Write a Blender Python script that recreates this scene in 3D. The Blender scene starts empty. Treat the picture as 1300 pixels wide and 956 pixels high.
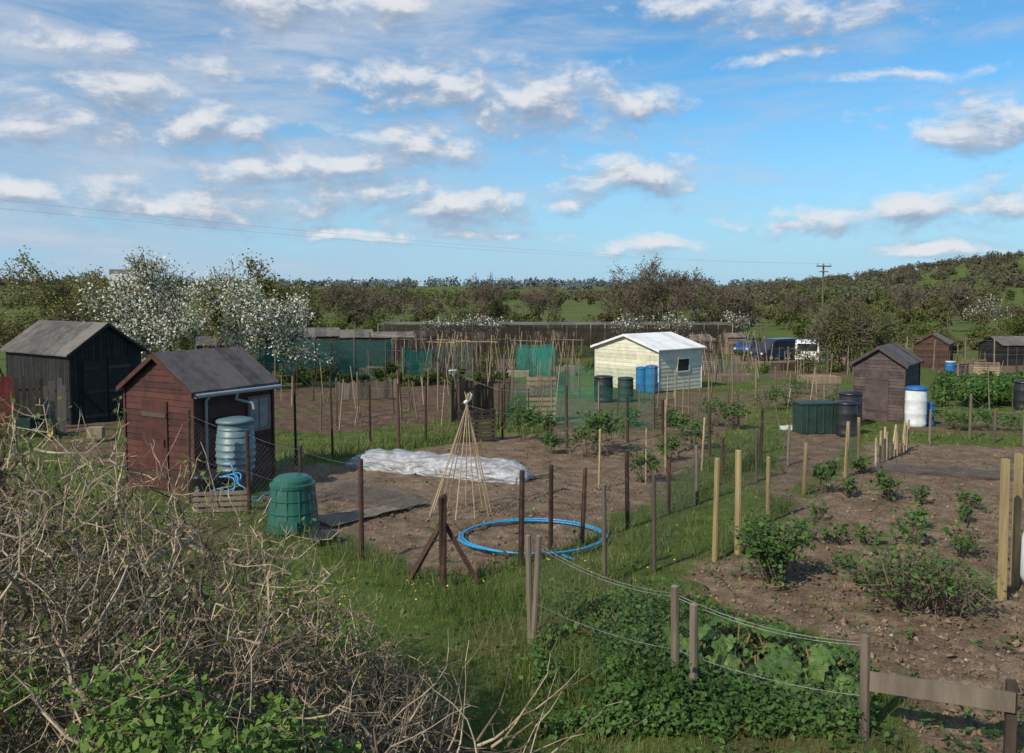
import bpy, math, numpy as np
from math import sin, cos, pi, radians
rng = np.random.default_rng(11)
F=1050.; CX=650.; CY=433.; CAMZ=3.3; S=0.038
pit=math.atan(61/1050.)
scene=bpy.context.scene

# ------------------------------------------------------------ terrain helpers
def ray(px,py):
    a=(np.asarray(px,float)-CX)/F; b=(CY-np.asarray(py,float))/F
    return a, cos(pit)+b*sin(pit), -sin(pit)+b*cos(pit)
def Gv(px,py):
    dx,dy,dz=ray(px,py); t=CAMZ/(-dz-S*dy)
    return dx*t,dy*t,-S*dy*t
def G(px,py):
    x,y,z=Gv(px,py); return np.array([float(x),float(y),float(z)])
def ZT(py,y):
    dx,dy,dz=ray(650,py); return CAMZ+float(dz/dy)*y
def H(x,y):
    x=np.asarray(x,float); y=np.asarray(y,float)
    z=-S*np.clip(y,0,100)
    z=z+52*np.exp(-((x-660)/300)**2-((y-900)/280)**2)
    z=z+13*np.exp(-((x+330)/200)**2-((y-620)/160)**2)
    z=z+24*np.exp(-((y-2000)/400)**2)
    return z
def D(px,d):
    x=(px-CX)/F*d*1.0; return np.array([x,d,float(H(x,d))])
def hsh(ix,iy,s):
    v=np.sin(ix*127.1+iy*311.7+s*74.7)*43758.5453
    return v-np.floor(v)
def vn(x,y,s=0):
    ix=np.floor(x); iy=np.floor(y); fx=x-ix; fy=y-iy
    fx=fx*fx*(3-2*fx); fy=fy*fy*(3-2*fy)
    a=hsh(ix,iy,s); b=hsh(ix+1,iy,s); c=hsh(ix,iy+1,s); d=hsh(ix+1,iy+1,s)
    return (a*(1-fx)+b*fx)*(1-fy)+(c*(1-fx)+d*fx)*fy
def fbm(x,y,s=0,o=4):
    r=0;a=.5;t=0
    for i in range(o):
        r=r+a*vn(x,y,s+i); t+=a; a*=.5; x=x*2.03; y=y*2.03
    return r/t

# ------------------------------------------------------------ materials
def newmat(name):
    m=bpy.data.materials.new(name); m.use_nodes=True
    nt=m.node_tree; nt.nodes.clear()
    o=nt.nodes.new('ShaderNodeOutputMaterial'); return m,nt,o
def ramp(nt,cols,pos=None):
    r=nt.nodes.new('ShaderNodeValToRGB'); e=r.color_ramp.elements
    n=len(cols)
    if pos is None: pos=[i/(n-1) for i in range(n)]
    while len(e)<n: e.new(.5)
    for i in range(n):
        e[i].position=pos[i]; e[i].color=(*cols[i],1)
    return r
def M(name,c1,c2=None,scale=6,rough=.8,bump=.3,metal=0,stretch=(1,1,1),spec=.3,bscale=None):
    if c2 is None: c2=tuple(v*.7 for v in c1)
    m,nt,o=newmat(name); N=nt.nodes; L=nt.links
    b=N.new('ShaderNodeBsdfPrincipled'); b.inputs['Roughness'].default_value=rough
    b.inputs['Metallic'].default_value=metal; b.inputs['Specular IOR Level'].default_value=spec
    tc=N.new('ShaderNodeTexCoord'); mp=N.new('ShaderNodeMapping'); mp.inputs['Scale'].default_value=stretch
    L.new(tc.outputs['Object'],mp.inputs['Vector'])
    n=N.new('ShaderNodeTexNoise'); n.inputs['Scale'].default_value=scale; n.inputs['Detail'].default_value=5; n.inputs['Roughness'].default_value=.65
    L.new(mp.outputs[0],n.inputs['Vector'])
    gi=N.new('ShaderNodeNewGeometry')
    mx=N.new('ShaderNodeMath'); mx.operation='MULTIPLY_ADD'; mx.inputs[1].default_value=.35
    L.new(gi.outputs['Random Per Island'],mx.inputs[0]); 
    sb=N.new('ShaderNodeMath'); sb.operation='SUBTRACT'; L.new(n.outputs['Fac'],sb.inputs[0]); sb.inputs[1].default_value=.17
    L.new(sb.outputs[0],mx.inputs[2])
    r=ramp(nt,[c2,c1],[.3,.68]); L.new(mx.outputs[0],r.inputs[0]); L.new(r.outputs[0],b.inputs['Base Color'])
    if bump>0:
        n2=N.new('ShaderNodeTexNoise'); n2.inputs['Scale'].default_value=bscale or scale*4; n2.inputs['Detail'].default_value=4
        L.new(mp.outputs[0],n2.inputs['Vector'])
        bp=N.new('ShaderNodeBump'); bp.inputs['Strength'].default_value=bump; bp.inputs['Distance'].default_value=.02
        L.new(n2.outputs['Fac'],bp.inputs['Height']); L.new(bp.outputs[0],b.inputs['Normal'])
    L.new(b.outputs[0],o.inputs[0]); return m
def leafM(name,cols,trans=.3,rough=.6,nscale=.9):
    m,nt,o=newmat(name); N=nt.nodes; L=nt.links
    gi=N.new('ShaderNodeNewGeometry'); r=ramp(nt,cols); 
    tc=N.new('ShaderNodeTexCoord'); n=N.new('ShaderNodeTexNoise'); n.inputs['Scale'].default_value=nscale; n.inputs['Detail'].default_value=2
    L.new(tc.outputs['Object'],n.inputs['Vector'])
    a=N.new('ShaderNodeMath'); a.operation='MULTIPLY_ADD'; a.inputs[1].default_value=.5 if rough>.8 else .65
    s=N.new('ShaderNodeMath'); s.operation='MULTIPLY_ADD'; s.inputs[1].default_value=1.9 if rough>.8 else 1.5; s.inputs[2].default_value=-.7 if rough>.8 else -.57
    L.new(n.outputs['Fac'],s.inputs[0]); L.new(gi.outputs['Random Per Island'],a.inputs[0]); L.new(s.outputs[0],a.inputs[2]); L.new(a.outputs[0],r.inputs[0])
    if rough>.8: d=N.new('ShaderNodeBsdfDiffuse'); L.new(r.outputs[0],d.inputs[0])
    else:
        d=N.new('ShaderNodeBsdfPrincipled'); d.inputs['Roughness'].default_value=rough; d.inputs['Specular IOR Level'].default_value=.25
        L.new(r.outputs[0],d.inputs['Base Color'])
    t=N.new('ShaderNodeBsdfTranslucent'); L.new(r.outputs[0],t.inputs['Color'])
    mx=N.new('ShaderNodeMixShader'); mx.inputs[0].default_value=trans
    L.new(d.outputs[0],mx.inputs[1]); L.new(t.outputs[0],mx.inputs[2]); L.new(mx.outputs[0],o.inputs[0]); return m
def netM(name,col,op,scale=60):
    m,nt,o=newmat(name); N=nt.nodes; L=nt.links
    d=N.new('ShaderNodeBsdfDiffuse'); d.inputs[0].default_value=(*col,1)
    t=N.new('ShaderNodeBsdfTransparent'); mx=N.new('ShaderNodeMixShader')
    tc=N.new('ShaderNodeTexCoord'); n=N.new('ShaderNodeTexNoise'); n.inputs['Scale'].default_value=scale*.05; n.inputs['Detail'].default_value=5
    L.new(tc.outputs['Object'],n.inputs['Vector'])
    a=N.new('ShaderNodeMapRange'); a.inputs[1].default_value=.3; a.inputs[2].default_value=.7; a.inputs[3].default_value=op*.55; a.inputs[4].default_value=min(1,op*1.45)
    L.new(n.outputs['Fac'],a.inputs[0]); L.new(a.outputs[0],mx.inputs[0])
    L.new(t.outputs[0],mx.inputs[1]); L.new(d.outputs[0],mx.inputs[2]); L.new(mx.outputs[0],o.inputs[0]); return m
m_rust=M('rusty_post',(.09,.045,.032),(.032,.018,.014),8)
m_wood=M('weathered_wood',(.3,.23,.155),(.12,.09,.06),5,stretch=(1,1,.15))
m_grey=M('grey_wood',(.2,.16,.12),(.075,.058,.045),5,stretch=(1,1,.15))
m_yel=M('treated_post',(.36,.28,.13),(.17,.12,.06),6,stretch=(1,1,.15))
m_cane=M('cane',(.42,.32,.19),(.2,.14,.09),6)
m_dwood=M('dark_wood',(.075,.055,.04),(.027,.02,.016),5,stretch=(1,1,.3))
m_black=M('black_stain',(.026,.024,.023),(.009,.009,.009),4,rough=.75)
m_red=M('red_brown_stain',(.082,.028,.021),(.033,.013,.01),3.5,rough=.7)
m_felt=M('roof_felt',(.11,.098,.095),(.045,.041,.04),5,rough=.95,bump=.6,bscale=90)
m_felt2=M('dusty_roof_felt',(.15,.135,.12),(.06,.055,.052),3,rough=.95,bump=.5,bscale=70)
m_shed3=M('weathered_shed_board',(.095,.07,.064),(.04,.029,.028),4,stretch=(1,1,1))
m_cream=M('cream_board',(.62,.6,.46),(.45,.43,.33),3,rough=.6)
m_whiter=M('white_roof_sheet',(.75,.75,.72),(.55,.55,.52),2,rough=.6)
m_plast=M('grey_pipe',(.3,.32,.33),(.2,.21,.22),4,rough=.4,bump=0)
m_butt=M('blue_grey_plastic',(.11,.175,.19),(.08,.13,.15),2.5,rough=.45,bump=.03,spec=.5)
m_blackp=M('black_plastic',(.022,.025,.028),(.013,.013,.015),3,rough=.4,bump=.03,spec=.5)
m_greenp=M('green_plastic',(.02,.105,.075),(.013,.075,.055),2.5,rough=.45,bump=.03,spec=.5)
m_dgreen=M('dark_green_plastic',(.03,.06,.048),(.015,.035,.03),3,rough=.6,bump=.03)
m_bluep=M('blue_barrel_plastic',(.025,.15,.38),(.018,.1,.28),3,rough=.45,bump=0)
m_hose=M('blue_hose',(.025,.27,.52),(.02,.2,.42),3,rough=.45,bump=0,spec=.5)
m_whitep=M('white_plastic',(.66,.68,.68),(.4,.42,.42),3,rough=.5,bump=.05)
m_glass=M('window_pane',(.25,.28,.3),(.1,.12,.13),3,rough=.12,bump=0,spec=.8)
m_dglass=M('vehicle_glass',(.02,.024,.028),(.015,.017,.02),2,rough=.08,bump=0,spec=.8)
m_wire=M('galvanised_wire',(.24,.24,.235),(.12,.12,.12),8,rough=.5,metal=.4,bump=0)
m_mesh=M('wire_netting',(.11,.11,.105),(.06,.06,.06),8,rough=.7,bump=0)
m_pwire=M('power_cable',(.06,.06,.065),(.05,.05,.05),8,rough=.6,bump=0)
m_tyre=M('tyre',(.018,.018,.018),(.012,.012,.012),8,rough=.8)
m_yelp=M('yellow_wheel',(.6,.38,.03),(.5,.3,.02),4,rough=.5,bump=0)
m_redp=M('red_paint',(.2,.035,.025),(.1,.02,.018),4,rough=.7)
m_vanb=M('dark_blue_paint',(.012,.022,.05),(.01,.018,.04),2,rough=.25,bump=0,spec=.6)
m_vanw=M('white_paint',(.7,.7,.7),(.62,.62,.62),2,rough=.3,bump=0,spec=.6)
m_carb=M('blue_paint',(.02,.09,.3),(.015,.07,.25),2,rough=.25,bump=0,spec=.6)
m_red_l=M('lamp_red',(.4,.02,.01),(.35,.02,.01),2,rough=.3,bump=0)
m_bark=M('bark',(.14,.11,.08),(.06,.047,.036),8)
m_barkfar=M('winter_twig',(.15,.12,.09),(.085,.068,.052),3,bump=0)
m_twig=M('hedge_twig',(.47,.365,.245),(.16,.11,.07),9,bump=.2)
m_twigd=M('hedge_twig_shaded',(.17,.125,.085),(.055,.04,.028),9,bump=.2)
m_clod=M('soil_clod',(.215,.15,.1),(.1,.068,.047),6)
m_stone=M('stone',(.34,.3,.25),(.2,.17,.145),6)
l_grass=leafM('grass_blade',[(.045,.07,.014),(.09,.132,.03),(.13,.18,.043),(.27,.25,.11)],.35)
l_lush=leafM('lush_leaf',[(.03,.07,.016),(.065,.132,.028),(.115,.195,.045)],.35)
l_rhub=leafM('rhubarb_leaf',[(.035,.085,.02),(.08,.155,.035),(.16,.25,.065)],.3,.55,9)
l_hedge=leafM('hedge_leaf',[(.05,.11,.018),(.12,.2,.035),(.2,.3,.06)],.35)
l_dry=leafM('dry_leaf',[(.1,.06,.03),(.22,.15,.08),(.3,.22,.13)],.2)
l_blossom=leafM('blossom',[(.35,.4,.22),(.68,.7,.6),(.82,.82,.78)],.3)
l_ygreen=leafM('bud_leaf',[(.12,.11,.035),(.21,.2,.06),(.3,.28,.1)],.35)
l_brown=leafM('brown_bud_haze',[(.1,.078,.052),(.15,.12,.078),(.185,.155,.09)],.4,.9,.3)
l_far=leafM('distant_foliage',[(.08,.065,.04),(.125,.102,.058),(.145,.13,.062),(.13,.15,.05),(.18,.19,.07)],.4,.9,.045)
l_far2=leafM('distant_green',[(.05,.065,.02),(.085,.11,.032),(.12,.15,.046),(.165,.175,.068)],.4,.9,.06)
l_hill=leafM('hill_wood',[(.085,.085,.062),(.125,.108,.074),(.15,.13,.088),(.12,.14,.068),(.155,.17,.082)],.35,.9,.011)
l_farh=leafM('haze_tinted_woodland',[(.13,.16,.18),(.155,.185,.19),(.19,.215,.19)],.35,.9,.01)  # pale blue-grey aerial haze put into the leaf colours of the horizon woods
n_teal=netM('teal_netting',(.03,.2,.16),.55); n_dark=netM('dark_netting',(.045,.038,.032),.82,20); n_grey=netM('grey_netting',(.1,.1,.1),.35)
n_green=netM('green_netting',(.03,.17,.11),.22); n_cage=netM('cage_netting',(.06,.09,.08),.4,30)

# ------------------------------------------------------------ mesh builder
class MB:
    def __init__(s): s.V=[];s.Fs=[];s.n=0;s.mats=[]
    def mi(s,m):
        if m not in s.mats: s.mats.append(m)
        return s.mats.index(m)
    def add(s,V,Fc,m):
        V=np.asarray(V,float).reshape(-1,3); Fc=np.asarray(Fc,int)
        if len(Fc)==0: return
        s.V.append(V); s.Fs.append((Fc+s.n,s.mi(m))); s.n+=len(V)
    def box(s,c,size,m,rz=0,rx=0,ry=0):
        h=np.array(size)/2.; v=np.array([[x,y,z] for x in(-1,1) for y in(-1,1) for z in(-1,1)])*h
        v=rot(v,rx,ry,rz)+np.array(c)
        s.add(v,[[0,1,3,2],[4,6,7,5],[0,4,5,1],[2,3,7,6],[0,2,6,4],[1,5,7,3]],m)
    def tubes(s,P0,P1,R0,R1,m,n=4,caps=False):
        P0=np.asarray(P0,float).reshape(-1,3);P1=np.asarray(P1,float).reshape(-1,3); k=len(P0)
        if k==0: return
        R0=np.broadcast_to(np.asarray(R0,float),(k,));R1=np.broadcast_to(np.asarray(R1,float),(k,))
        d=P1-P0; d=d/(np.linalg.norm(d,axis=1,keepdims=True)+1e-9)
        up=np.where(np.abs(d[:,2:3])>.9,np.array([[1.,0,0]]),np.array([[0,0,1.]]))
        a=np.cross(d,up); a/=np.linalg.norm(a,axis=1,keepdims=True)+1e-9; b=np.cross(d,a)
        th=np.arange(n)*2*pi/n+pi/4; c=np.cos(th)[None,:,None]; sn=np.sin(th)[None,:,None]
        ring=a[:,None]*c+b[:,None]*sn
        V=np.concatenate([P0[:,None]+ring*R0[:,None,None],P1[:,None]+ring*R1[:,None,None]],1)
        i=np.arange(n); j=(i+1)%n; f=np.stack([i,j,j+n,i+n],1)[None]+(np.arange(k)*2*n)[:,None,None]
        s.add(V.reshape(-1,3),f.reshape(-1,4),m)
        if caps and n==4:
            s.Fs.append(((np.array([[4,5,6,7]])[None]+(np.arange(k)*8)[:,None,None]).reshape(-1,4)+s.n-k*8,s.mi(m)))
    def path(s,pts,r,m,n=6):
        pts=np.asarray(pts,float); s.tubes(pts[:-1],pts[1:],r,r,m,n)
    def lathe(s,prof,m,c=(0,0,0),n=28):
        prof=np.array(prof,float); k=len(prof); th=np.arange(n)*2*pi/n
        V=np.stack([prof[:,0:1]*np.cos(th),prof[:,0:1]*np.sin(th),np.repeat(prof[:,1:2],n,1)],2)+np.array(c)
        i=np.arange(n);j=(i+1)%n
        f=np.concatenate([np.stack([i,j,j+n,i+n],1)+q*n for q in range(k-1)])
        s.add(V.reshape(-1,3),f,m)
    def quad(s,a,b,c,d,m): s.add([a,b,c,d],[[0,1,2,3]],m)
    def prism(s,poly,y0,y1,m):
        n=len(poly); V=[(x,y0,z) for x,z in poly]+[(x,y1,z) for x,z in poly]
        i=np.arange(n);j=(i+1)%n
        s.add(V,np.stack([i,j,j+n,i+n],1),m)
        for off in(0,n):
            cen=np.mean(np.array(V)[off:off+n],0)
            s.add(list(np.array(V)[off:off+n])+[cen],[[a,(a+1)%n,n] for a in range(n)],m)
    def leaves(s,P,size,m,asp=.6,nrm=None):
        P=np.asarray(P,float); k=len(P)
        if k==0: return
        a=rng.normal(size=(k,3)); a/=np.linalg.norm(a,axis=1,keepdims=True)
        if nrm is not None:
            nn=nrm+rng.normal(size=(k,3))*.45; nn/=np.linalg.norm(nn,axis=1,keepdims=True)
            a=a-nn*(a*nn).sum(1,keepdims=True); a/=np.linalg.norm(a,axis=1,keepdims=True); b=np.cross(nn,a)
        else:
            b=rng.normal(size=(k,3)); b-=a*(a*b).sum(1,keepdims=True); b/=np.linalg.norm(b,axis=1,keepdims=True)
        sz=(size*(.6+.8*rng.random(k)))[:,None]
        V=np.stack([P,P+a*sz*.5+b*sz*asp*.5,P+a*sz,P+a*sz*.5-b*sz*asp*.5],1).reshape(-1,3)
        s.add(V,np.arange(4*k).reshape(-1,4),m)
    def build(s,name,loc=(0,0,0),rz=0,parent=None,smooth=False,bevel=0):
        me=bpy.data.meshes.new(name); V=np.concatenate(s.V) if s.V else np.zeros((0,3))
        idx=[];st=[];tot=[];mi=[];o=0
        for f,m in s.Fs:
            w=f.shape[1];k=len(f); idx.append(f.reshape(-1)); st.append(o+np.arange(k)*w); tot.append(np.full(k,w)); mi.append(np.full(k,m)); o+=k*w
        me.vertices.add(len(V)); me.vertices.foreach_set('co',V.astype(np.float32).ravel())
        idx=np.concatenate(idx); me.loops.add(len(idx)); me.loops.foreach_set('vertex_index',idx.astype(np.int32))
        st=np.concatenate(st); me.polygons.add(len(st)); me.polygons.foreach_set('loop_start',st.astype(np.int32))
        try: me.polygons.foreach_set('loop_total',np.concatenate(tot).astype(np.int32))
        except Exception: pass
        me.polygons.foreach_set('material_index',np.concatenate(mi).astype(np.int32))
        me.polygons.foreach_set('use_smooth',np.full(len(st),smooth))
        me.update(calc_edges=True)
        for m in s.mats: me.materials.append(m)
        ob=bpy.data.objects.new(name,me); scene.collection.objects.link(ob)
        ob.location=loc; ob.rotation_euler=(0,0,rz)
        if parent is not None: ob.parent=parent
        if bevel:
            b=ob.modifiers.new('bevel','BEVEL'); b.width=bevel; b.segments=2; b.limit_method='ANGLE'
        return ob
def rot(v,rx,ry,rz):
    if rx: c,s_=cos(rx),sin(rx); v=v@np.array([[1,0,0],[0,c,s_],[0,-s_,c]])
    if ry: c,s_=cos(ry),sin(ry); v=v@np.array([[c,0,-s_],[0,1,0],[s_,0,c]])
    if rz: c,s_=cos(rz),sin(rz); v=v@np.array([[c,s_,0],[-s_,c,0],[0,0,1]])
    return v
def group(name,loc,rz=0):
    e=bpy.data.objects.new(name,None); scene.collection.objects.link(e); e.location=loc; e.rotation_euler=(0,0,rz); e.empty_display_size=.3; return e

# ------------------------------------------------------------ zones
POLY=[
 ([(335,650),(460,690),(563,726),(620,722),(740,680),(830,630),(905,562),(760,548),(640,552),(430,588),(350,592)],.75,1),
 ([(350,546),(420,550),(560,536),(640,526),(660,482),(500,486),(350,495),(300,500)],.12,1),
 ([(60,520),(150,525),(150,600),(60,570)],.25,1),
 ([(850,748),(880,715),(960,700),(1000,645),(1060,604),(1110,562),(1300,566),(1500,570),(1600,1100),(1350,1100),(1170,960),(1110,830),(960,790)],.75,1),
 ([(690,545),(890,566),(945,535),(960,500),(860,497),(690,508)],.35,.9),
 ([(1005,548),(1070,545),(1085,560),(1050,598),(1000,635),(975,620)],.6,1),
 ([(1130,548),(1300,552),(1300,535),(1180,530)],.3,.7),
 ([(930,462),(1110,462),(1110,452),(930,450)],1,1),
 ([(520,474),(720,471),(700,456),(500,458)],.4,1),
 ([(940,515),(1080,508),(1060,487),(960,490)],.5,.9),
 ([(860,480),(960,482),(945,466),(862,466)],.4,1),
 ([(1190,474),(1340,476),(1300,460),(1190,460)],.5,1),
 ([(300,478),(480,474),(470,462),(310,465)],.3,1),
 ([(980,482),(1080,480),(1070,468),(970,470)],.35,1),
 ([(700,500),(735,500),(735,485),(650,487),(640,502)],.4,1),
]
def sdpoly(x,y,P):
    d=np.full(x.shape,1e9); inside=np.zeros(x.shape,bool); n=len(P)
    for i in range(n):
        ax,ay=P[i];bx,by=P[(i+1)%n]; ex,ey=bx-ax,by-ay
        t=np.clip(((x-ax)*ex+(y-ay)*ey)/(ex*ex+ey*ey+1e-9),0,1)
        d=np.minimum(d,np.hypot(x-ax-ex*t,y-ay-ey*t))
        c=((ay>y)!=(by>y)); 
        with np.errstate(all='ignore'): xi=(bx-ax)*(y-ay)/(by-ay+1e-12)+ax
        inside^=(c&(x<xi))
    return np.where(inside,d,-d)
WP=[([tuple(G(a,b)[:2]) for a,b in p],t,s) for p,t,s in POLY]
def zones(x,y):
    soil=np.zeros(x.shape); tone=np.zeros(x.shape)
    n1=fbm(x*1.7,y*1.7,3)-.5; n2=fbm(x*6,y*6,9,3)-.5
    for P,t,s in WP:
        a=np.array(P); sel=(x>a[:,0].min()-2)&(x<a[:,0].max()+2)&(y>a[:,1].min()-2)&(y<a[:,1].max()+2)
        if not sel.any(): continue
        d=sdpoly(x[sel],y[sel],P)+n1[sel]*.9+n2[sel]*.35
        w=np.clip(d/.22+.5,0,1)*s
        old=soil[sel]; soil[sel]=np.maximum(old,w); tt=tone[sel]; tone[sel]=np.where(w>old,t,tt)
    patch=np.clip((fbm(x*.8+5,y*.8,21)-.56)*7,0,1)
    soil=np.where(soil>.4,soil*(1-.45*patch*(tone<.5)),np.maximum(soil,patch*.45))
    return soil,tone
LONG=[((563,748),(460,712)),((460,712),(317,655)),((563,748),(661,718)),((661,718),(797,672)),((797,672),(960,590)),((675,820),(768,742)),((768,742),(850,660)),((905,710),(1020,625)),
      ((390,585),(560,560)),((675,820),(563,748)),((700,870),(1000,880)),((600,740),(700,800)),((640,545),(780,560))]
LW=[(G(*a)[:2],G(*b)[:2]) for a,b in LONG]
def longm(x,y):
    d=np.full(x.shape,1e9)
    for a,b in LW:
        e=b-a; t=np.clip(((x-a[0])*e[0]+(y-a[1])*e[1])/(e@e),0,1); d=np.minimum(d,np.hypot(x-a[0]-e[0]*t,y-a[1]-e[1]*t))
    return np.clip(1-d/.7,0,1)

# ------------------------------------------------------------ ground
ys=np.concatenate([np.linspace(-25,4,16),np.exp(np.linspace(math.log(4.3),math.log(75),620)),np.exp(np.linspace(math.log(77),math.log(4000),110))])
us=np.linspace(-1,1,540)
Y,U=np.meshgrid(ys,us,indexing='ij'); X=U*(np.clip(Y,0,None)*1.0+8)
soil,tone=zones(X,Y)
Z=H(X,Y)
near=np.clip(1-Y/70,0,1)
furrow=.03*np.sin((X*.9+Y*.45)*9)*(tone<.2)*soil
rake=.012*np.sin((X*.4+Y*.9)*14+fbm(X,Y,6)*6)*(tone>.7)*soil
Z=Z+near*(soil*((fbm(X*5,Y*5,2,5)-.5)*.12+(vn(X*17,Y*17,8)-.5)*.035+furrow+rake)+(1-soil)*(fbm(X*1.5,Y*1.5,5)-.5)*.08-soil*.02)
g=MB(); m_ground,nt,o=newmat('ground_soil_and_turf'); N=nt.nodes; L=nt.links
nr,nc=Y.shape; ii=(np.arange(nr-1)[:,None]*nc+np.arange(nc-1)[None]).ravel()
g.add(np.stack([X,Y,Z],2).reshape(-1,3),np.stack([ii,ii+1,ii+nc+1,ii+nc],1),m_ground)
gob=g.build('ground',smooth=True)
for nm,arr in(('soil',soil),('tone',tone)):
    at=gob.data.attributes.new(nm,'FLOAT','POINT'); at.data.foreach_set('value',arr.astype(np.float32).ravel())
geo=N.new('ShaderNodeNewGeometry')
def noise(sc,det=6,ro=.6):
    n=N.new('ShaderNodeTexNoise'); n.inputs['Scale'].default_value=sc; n.inputs['Detail'].default_value=det; n.inputs['Roughness'].default_value=ro
    L.new(geo.outputs['Position'],n.inputs['Vector']); return n
a1=N.new('ShaderNodeAttribute'); a1.attribute_name='soil'; a2=N.new('ShaderNodeAttribute'); a2.attribute_name='tone'
nz=noise(2.2,7,.75); nf=noise(24,5,.7); nb=noise(.03,5)
def mixc(f,a,b,t='MIX'):
    m=N.new('ShaderNodeMix'); m.data_type='RGBA'; m.blend_type=t
    for s_,v in((0,f),(6,a),(7,b)):
        if hasattr(v,'links'): L.new(v,m.inputs[s_])
        elif isinstance(v,(int,float)): m.inputs[s_].default_value=v
        else: m.inputs[s_].default_value=(*v,1)
    return m.outputs[2]
rd=ramp(nt,[(.045,.028,.019),(.105,.066,.044),(.15,.1,.068)],[.3,.5,.72]); L.new(nz.outputs[0],rd.inputs[0])
rt=ramp(nt,[(.1,.07,.046),(.19,.137,.092),(.3,.23,.16)],[.32,.5,.7]); L.new(nz.outputs[0],rt.inputs[0])
so=mixc(a2.outputs['Fac'],rd.outputs[0],rt.outputs[0])
rf=ramp(nt,[(.45,.45,.45),(1,1,1),(1.35,1.3,1.25)],[.3,.5,.75]); L.new(nf.outputs[0],rf.inputs[0])
so=mixc(1.,so,rf.outputs[0],'MULTIPLY')
rg=ramp(nt,[(.05,.062,.018),(.08,.108,.028),(.105,.142,.04),(.2,.175,.085)],[.3,.45,.58,.72]); L.new(nz.outputs[0],rg.inputs[0])
rb=ramp(nt,[(.75,.85,.7),(1.15,1.02,.9)],[.35,.65]); L.new(nb.outputs[0],rb.inputs[0])
gr=mixc(1.,rg.outputs[0],rb.outputs[0],'MULTIPLY'); gr=mixc(.6,gr,mixc(1.,gr,rf.outputs[0],'MULTIPLY'))
col=mixc(a1.outputs['Fac'],gr,so)
b=N.new('ShaderNodeBsdfPrincipled'); b.inputs['Roughness'].default_value=.95; b.inputs['Specular IOR Level'].default_value=.1
L.new(col,b.inputs['Base Color']); bp=N.new('ShaderNodeBump'); bp.inputs['Strength'].default_value=.7; bp.inputs['Distance'].default_value=.05
L.new(nf.outputs[0],bp.inputs['Height']); L.new(bp.outputs[0],b.inputs['Normal']); L.new(b.outputs[0],o.inputs[0])

# ------------------------------------------------------------ grass, clods
def blades(name,n,pylo,pyhi,hs,wd,pxr=(-250,1550)):
    px=rng.uniform(*pxr,n); py=rng.uniform(pylo,pyhi,n); x,y,z=Gv(px,py)
    so,_=zones(x,y); lm=longm(x,y)
    keep=rng.random(n)<np.clip(1-so*1.6,0.0,1)*(.55+.45*lm)+.02
    x,y,z,lm=x[keep],y[keep],z[keep],lm[keep]; k=len(x)
    h=hs*(.5+rng.random(k))*(1+2.4*lm*(.4+rng.random(k)*.8))*(.45+1.2*fbm(x*.9,y*.9,40)); w=wd*(.6+.8*rng.random(k))*(y/10)**.6
    th=rng.uniform(0,2*pi,k); ln=rng.normal(size=(k,2))*.38*h[:,None]
    P=np.stack([x,y,z-.03],1); A=np.stack([np.cos(th),np.sin(th),0*th],1)*w[:,None]/2
    T=P+np.stack([ln[:,0],ln[:,1],h+.03],1); Mi=P*.5+T*.5; Mi[:,2]+=h*.12
    V=np.stack([P-A,P+A,Mi+A*.8,Mi-A*.8,T],1).reshape(-1,3); q=np.arange(k)*5
    mb=MB(); mb.add(V,np.stack([q,q+1,q+2,q+3],1),l_grass); mb.Fs.append((np.stack([q+3,q+2,q+4],1),0))
    return mb.build(name)
blades('grass',200000,560,1150,.062,.0075)
blades('rough_grass',80000,462,600,.09,.016)
mb=MB()
px=rng.uniform(-100,1500,60000);py=rng.uniform(470,1000,60000);x,y,z=Gv(px,py);so,_=zones(x,y);lm=longm(x,y)
k=(rng.random(len(x))<(1-so)*(.04+.5*lm)*np.clip((fbm(x*1.2,y*1.2,77)-.4)*5,0,1))
P=np.stack([x,y,z+.03+.12*rng.random(len(x))*(1+lm)],1)[k]; mb.leaves(P,.07,l_lush,.6,np.array([[0,0,1.]]))
k=(rng.random(len(x))<so*.04*(fbm(x,y,55)>.47)); P=np.stack([x,y,z+.02+.05*rng.random(len(x))],1)[k]
for dx in range(6): mb.leaves(P+rng.normal(size=P.shape)*.03,.06,l_lush,.6,np.array([[0,0,1.]]))
mb.build('weeds')
mb=MB()
px=rng.uniform(300,1000,900);py=rng.uniform(620,780,900);x,y,z=Gv(px,py);so,_=zones(x,y);k=(so<.2)&(fbm(x,y,91)>.52)
m_dand=M('dandelion_yellow',(.75,.55,.02),(.6,.4,.02),5,bump=0)
P=np.stack([x,y,z+.09],1)[k][:60]; mb.leaves(P,.024,m_dand,1,np.array([[0,0,1.]])); mb.leaves(P+.006,.024,m_dand,1,np.array([[0,0,1.]]))
mb.tubes(P-[0,0,.09],P+[.004,.004,0],.0015,.0015,m_wood,3)
mb.build('dandelion_flowers')
def clods(name,n,mat,smin,smax,pyr=(520,1000)):
    px=rng.uniform(-100,1450,n);py=rng.uniform(*pyr,n);x,y,z=Gv(px,py);so,_=zones(x,y);k=so>.6
    P=np.stack([x,y,z],1)[k]; k=len(P); s_=smin+(smax-smin)*rng.random(k)**4
    o_=np.array([[1,0,0],[0,1,0],[-1,0,0],[0,-1,0],[0,0,1],[0,0,-1]],float)
    V=P[:,None]+o_[None]*s_[:,None,None]*rng.uniform(.5,1.2,(k,6,1))+rng.normal(size=(k,6,3))*s_[:,None,None]*.2
    f=np.array([[0,1,4],[1,2,4],[2,3,4],[3,0,4],[1,0,5],[2,1,5],[3,2,5],[0,3,5]])
    mb=MB(); mb.add(V.reshape(-1,3),(f[None]+(np.arange(k)*6)[:,None,None]).reshape(-1,3),mat); mb.build(name)
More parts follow.
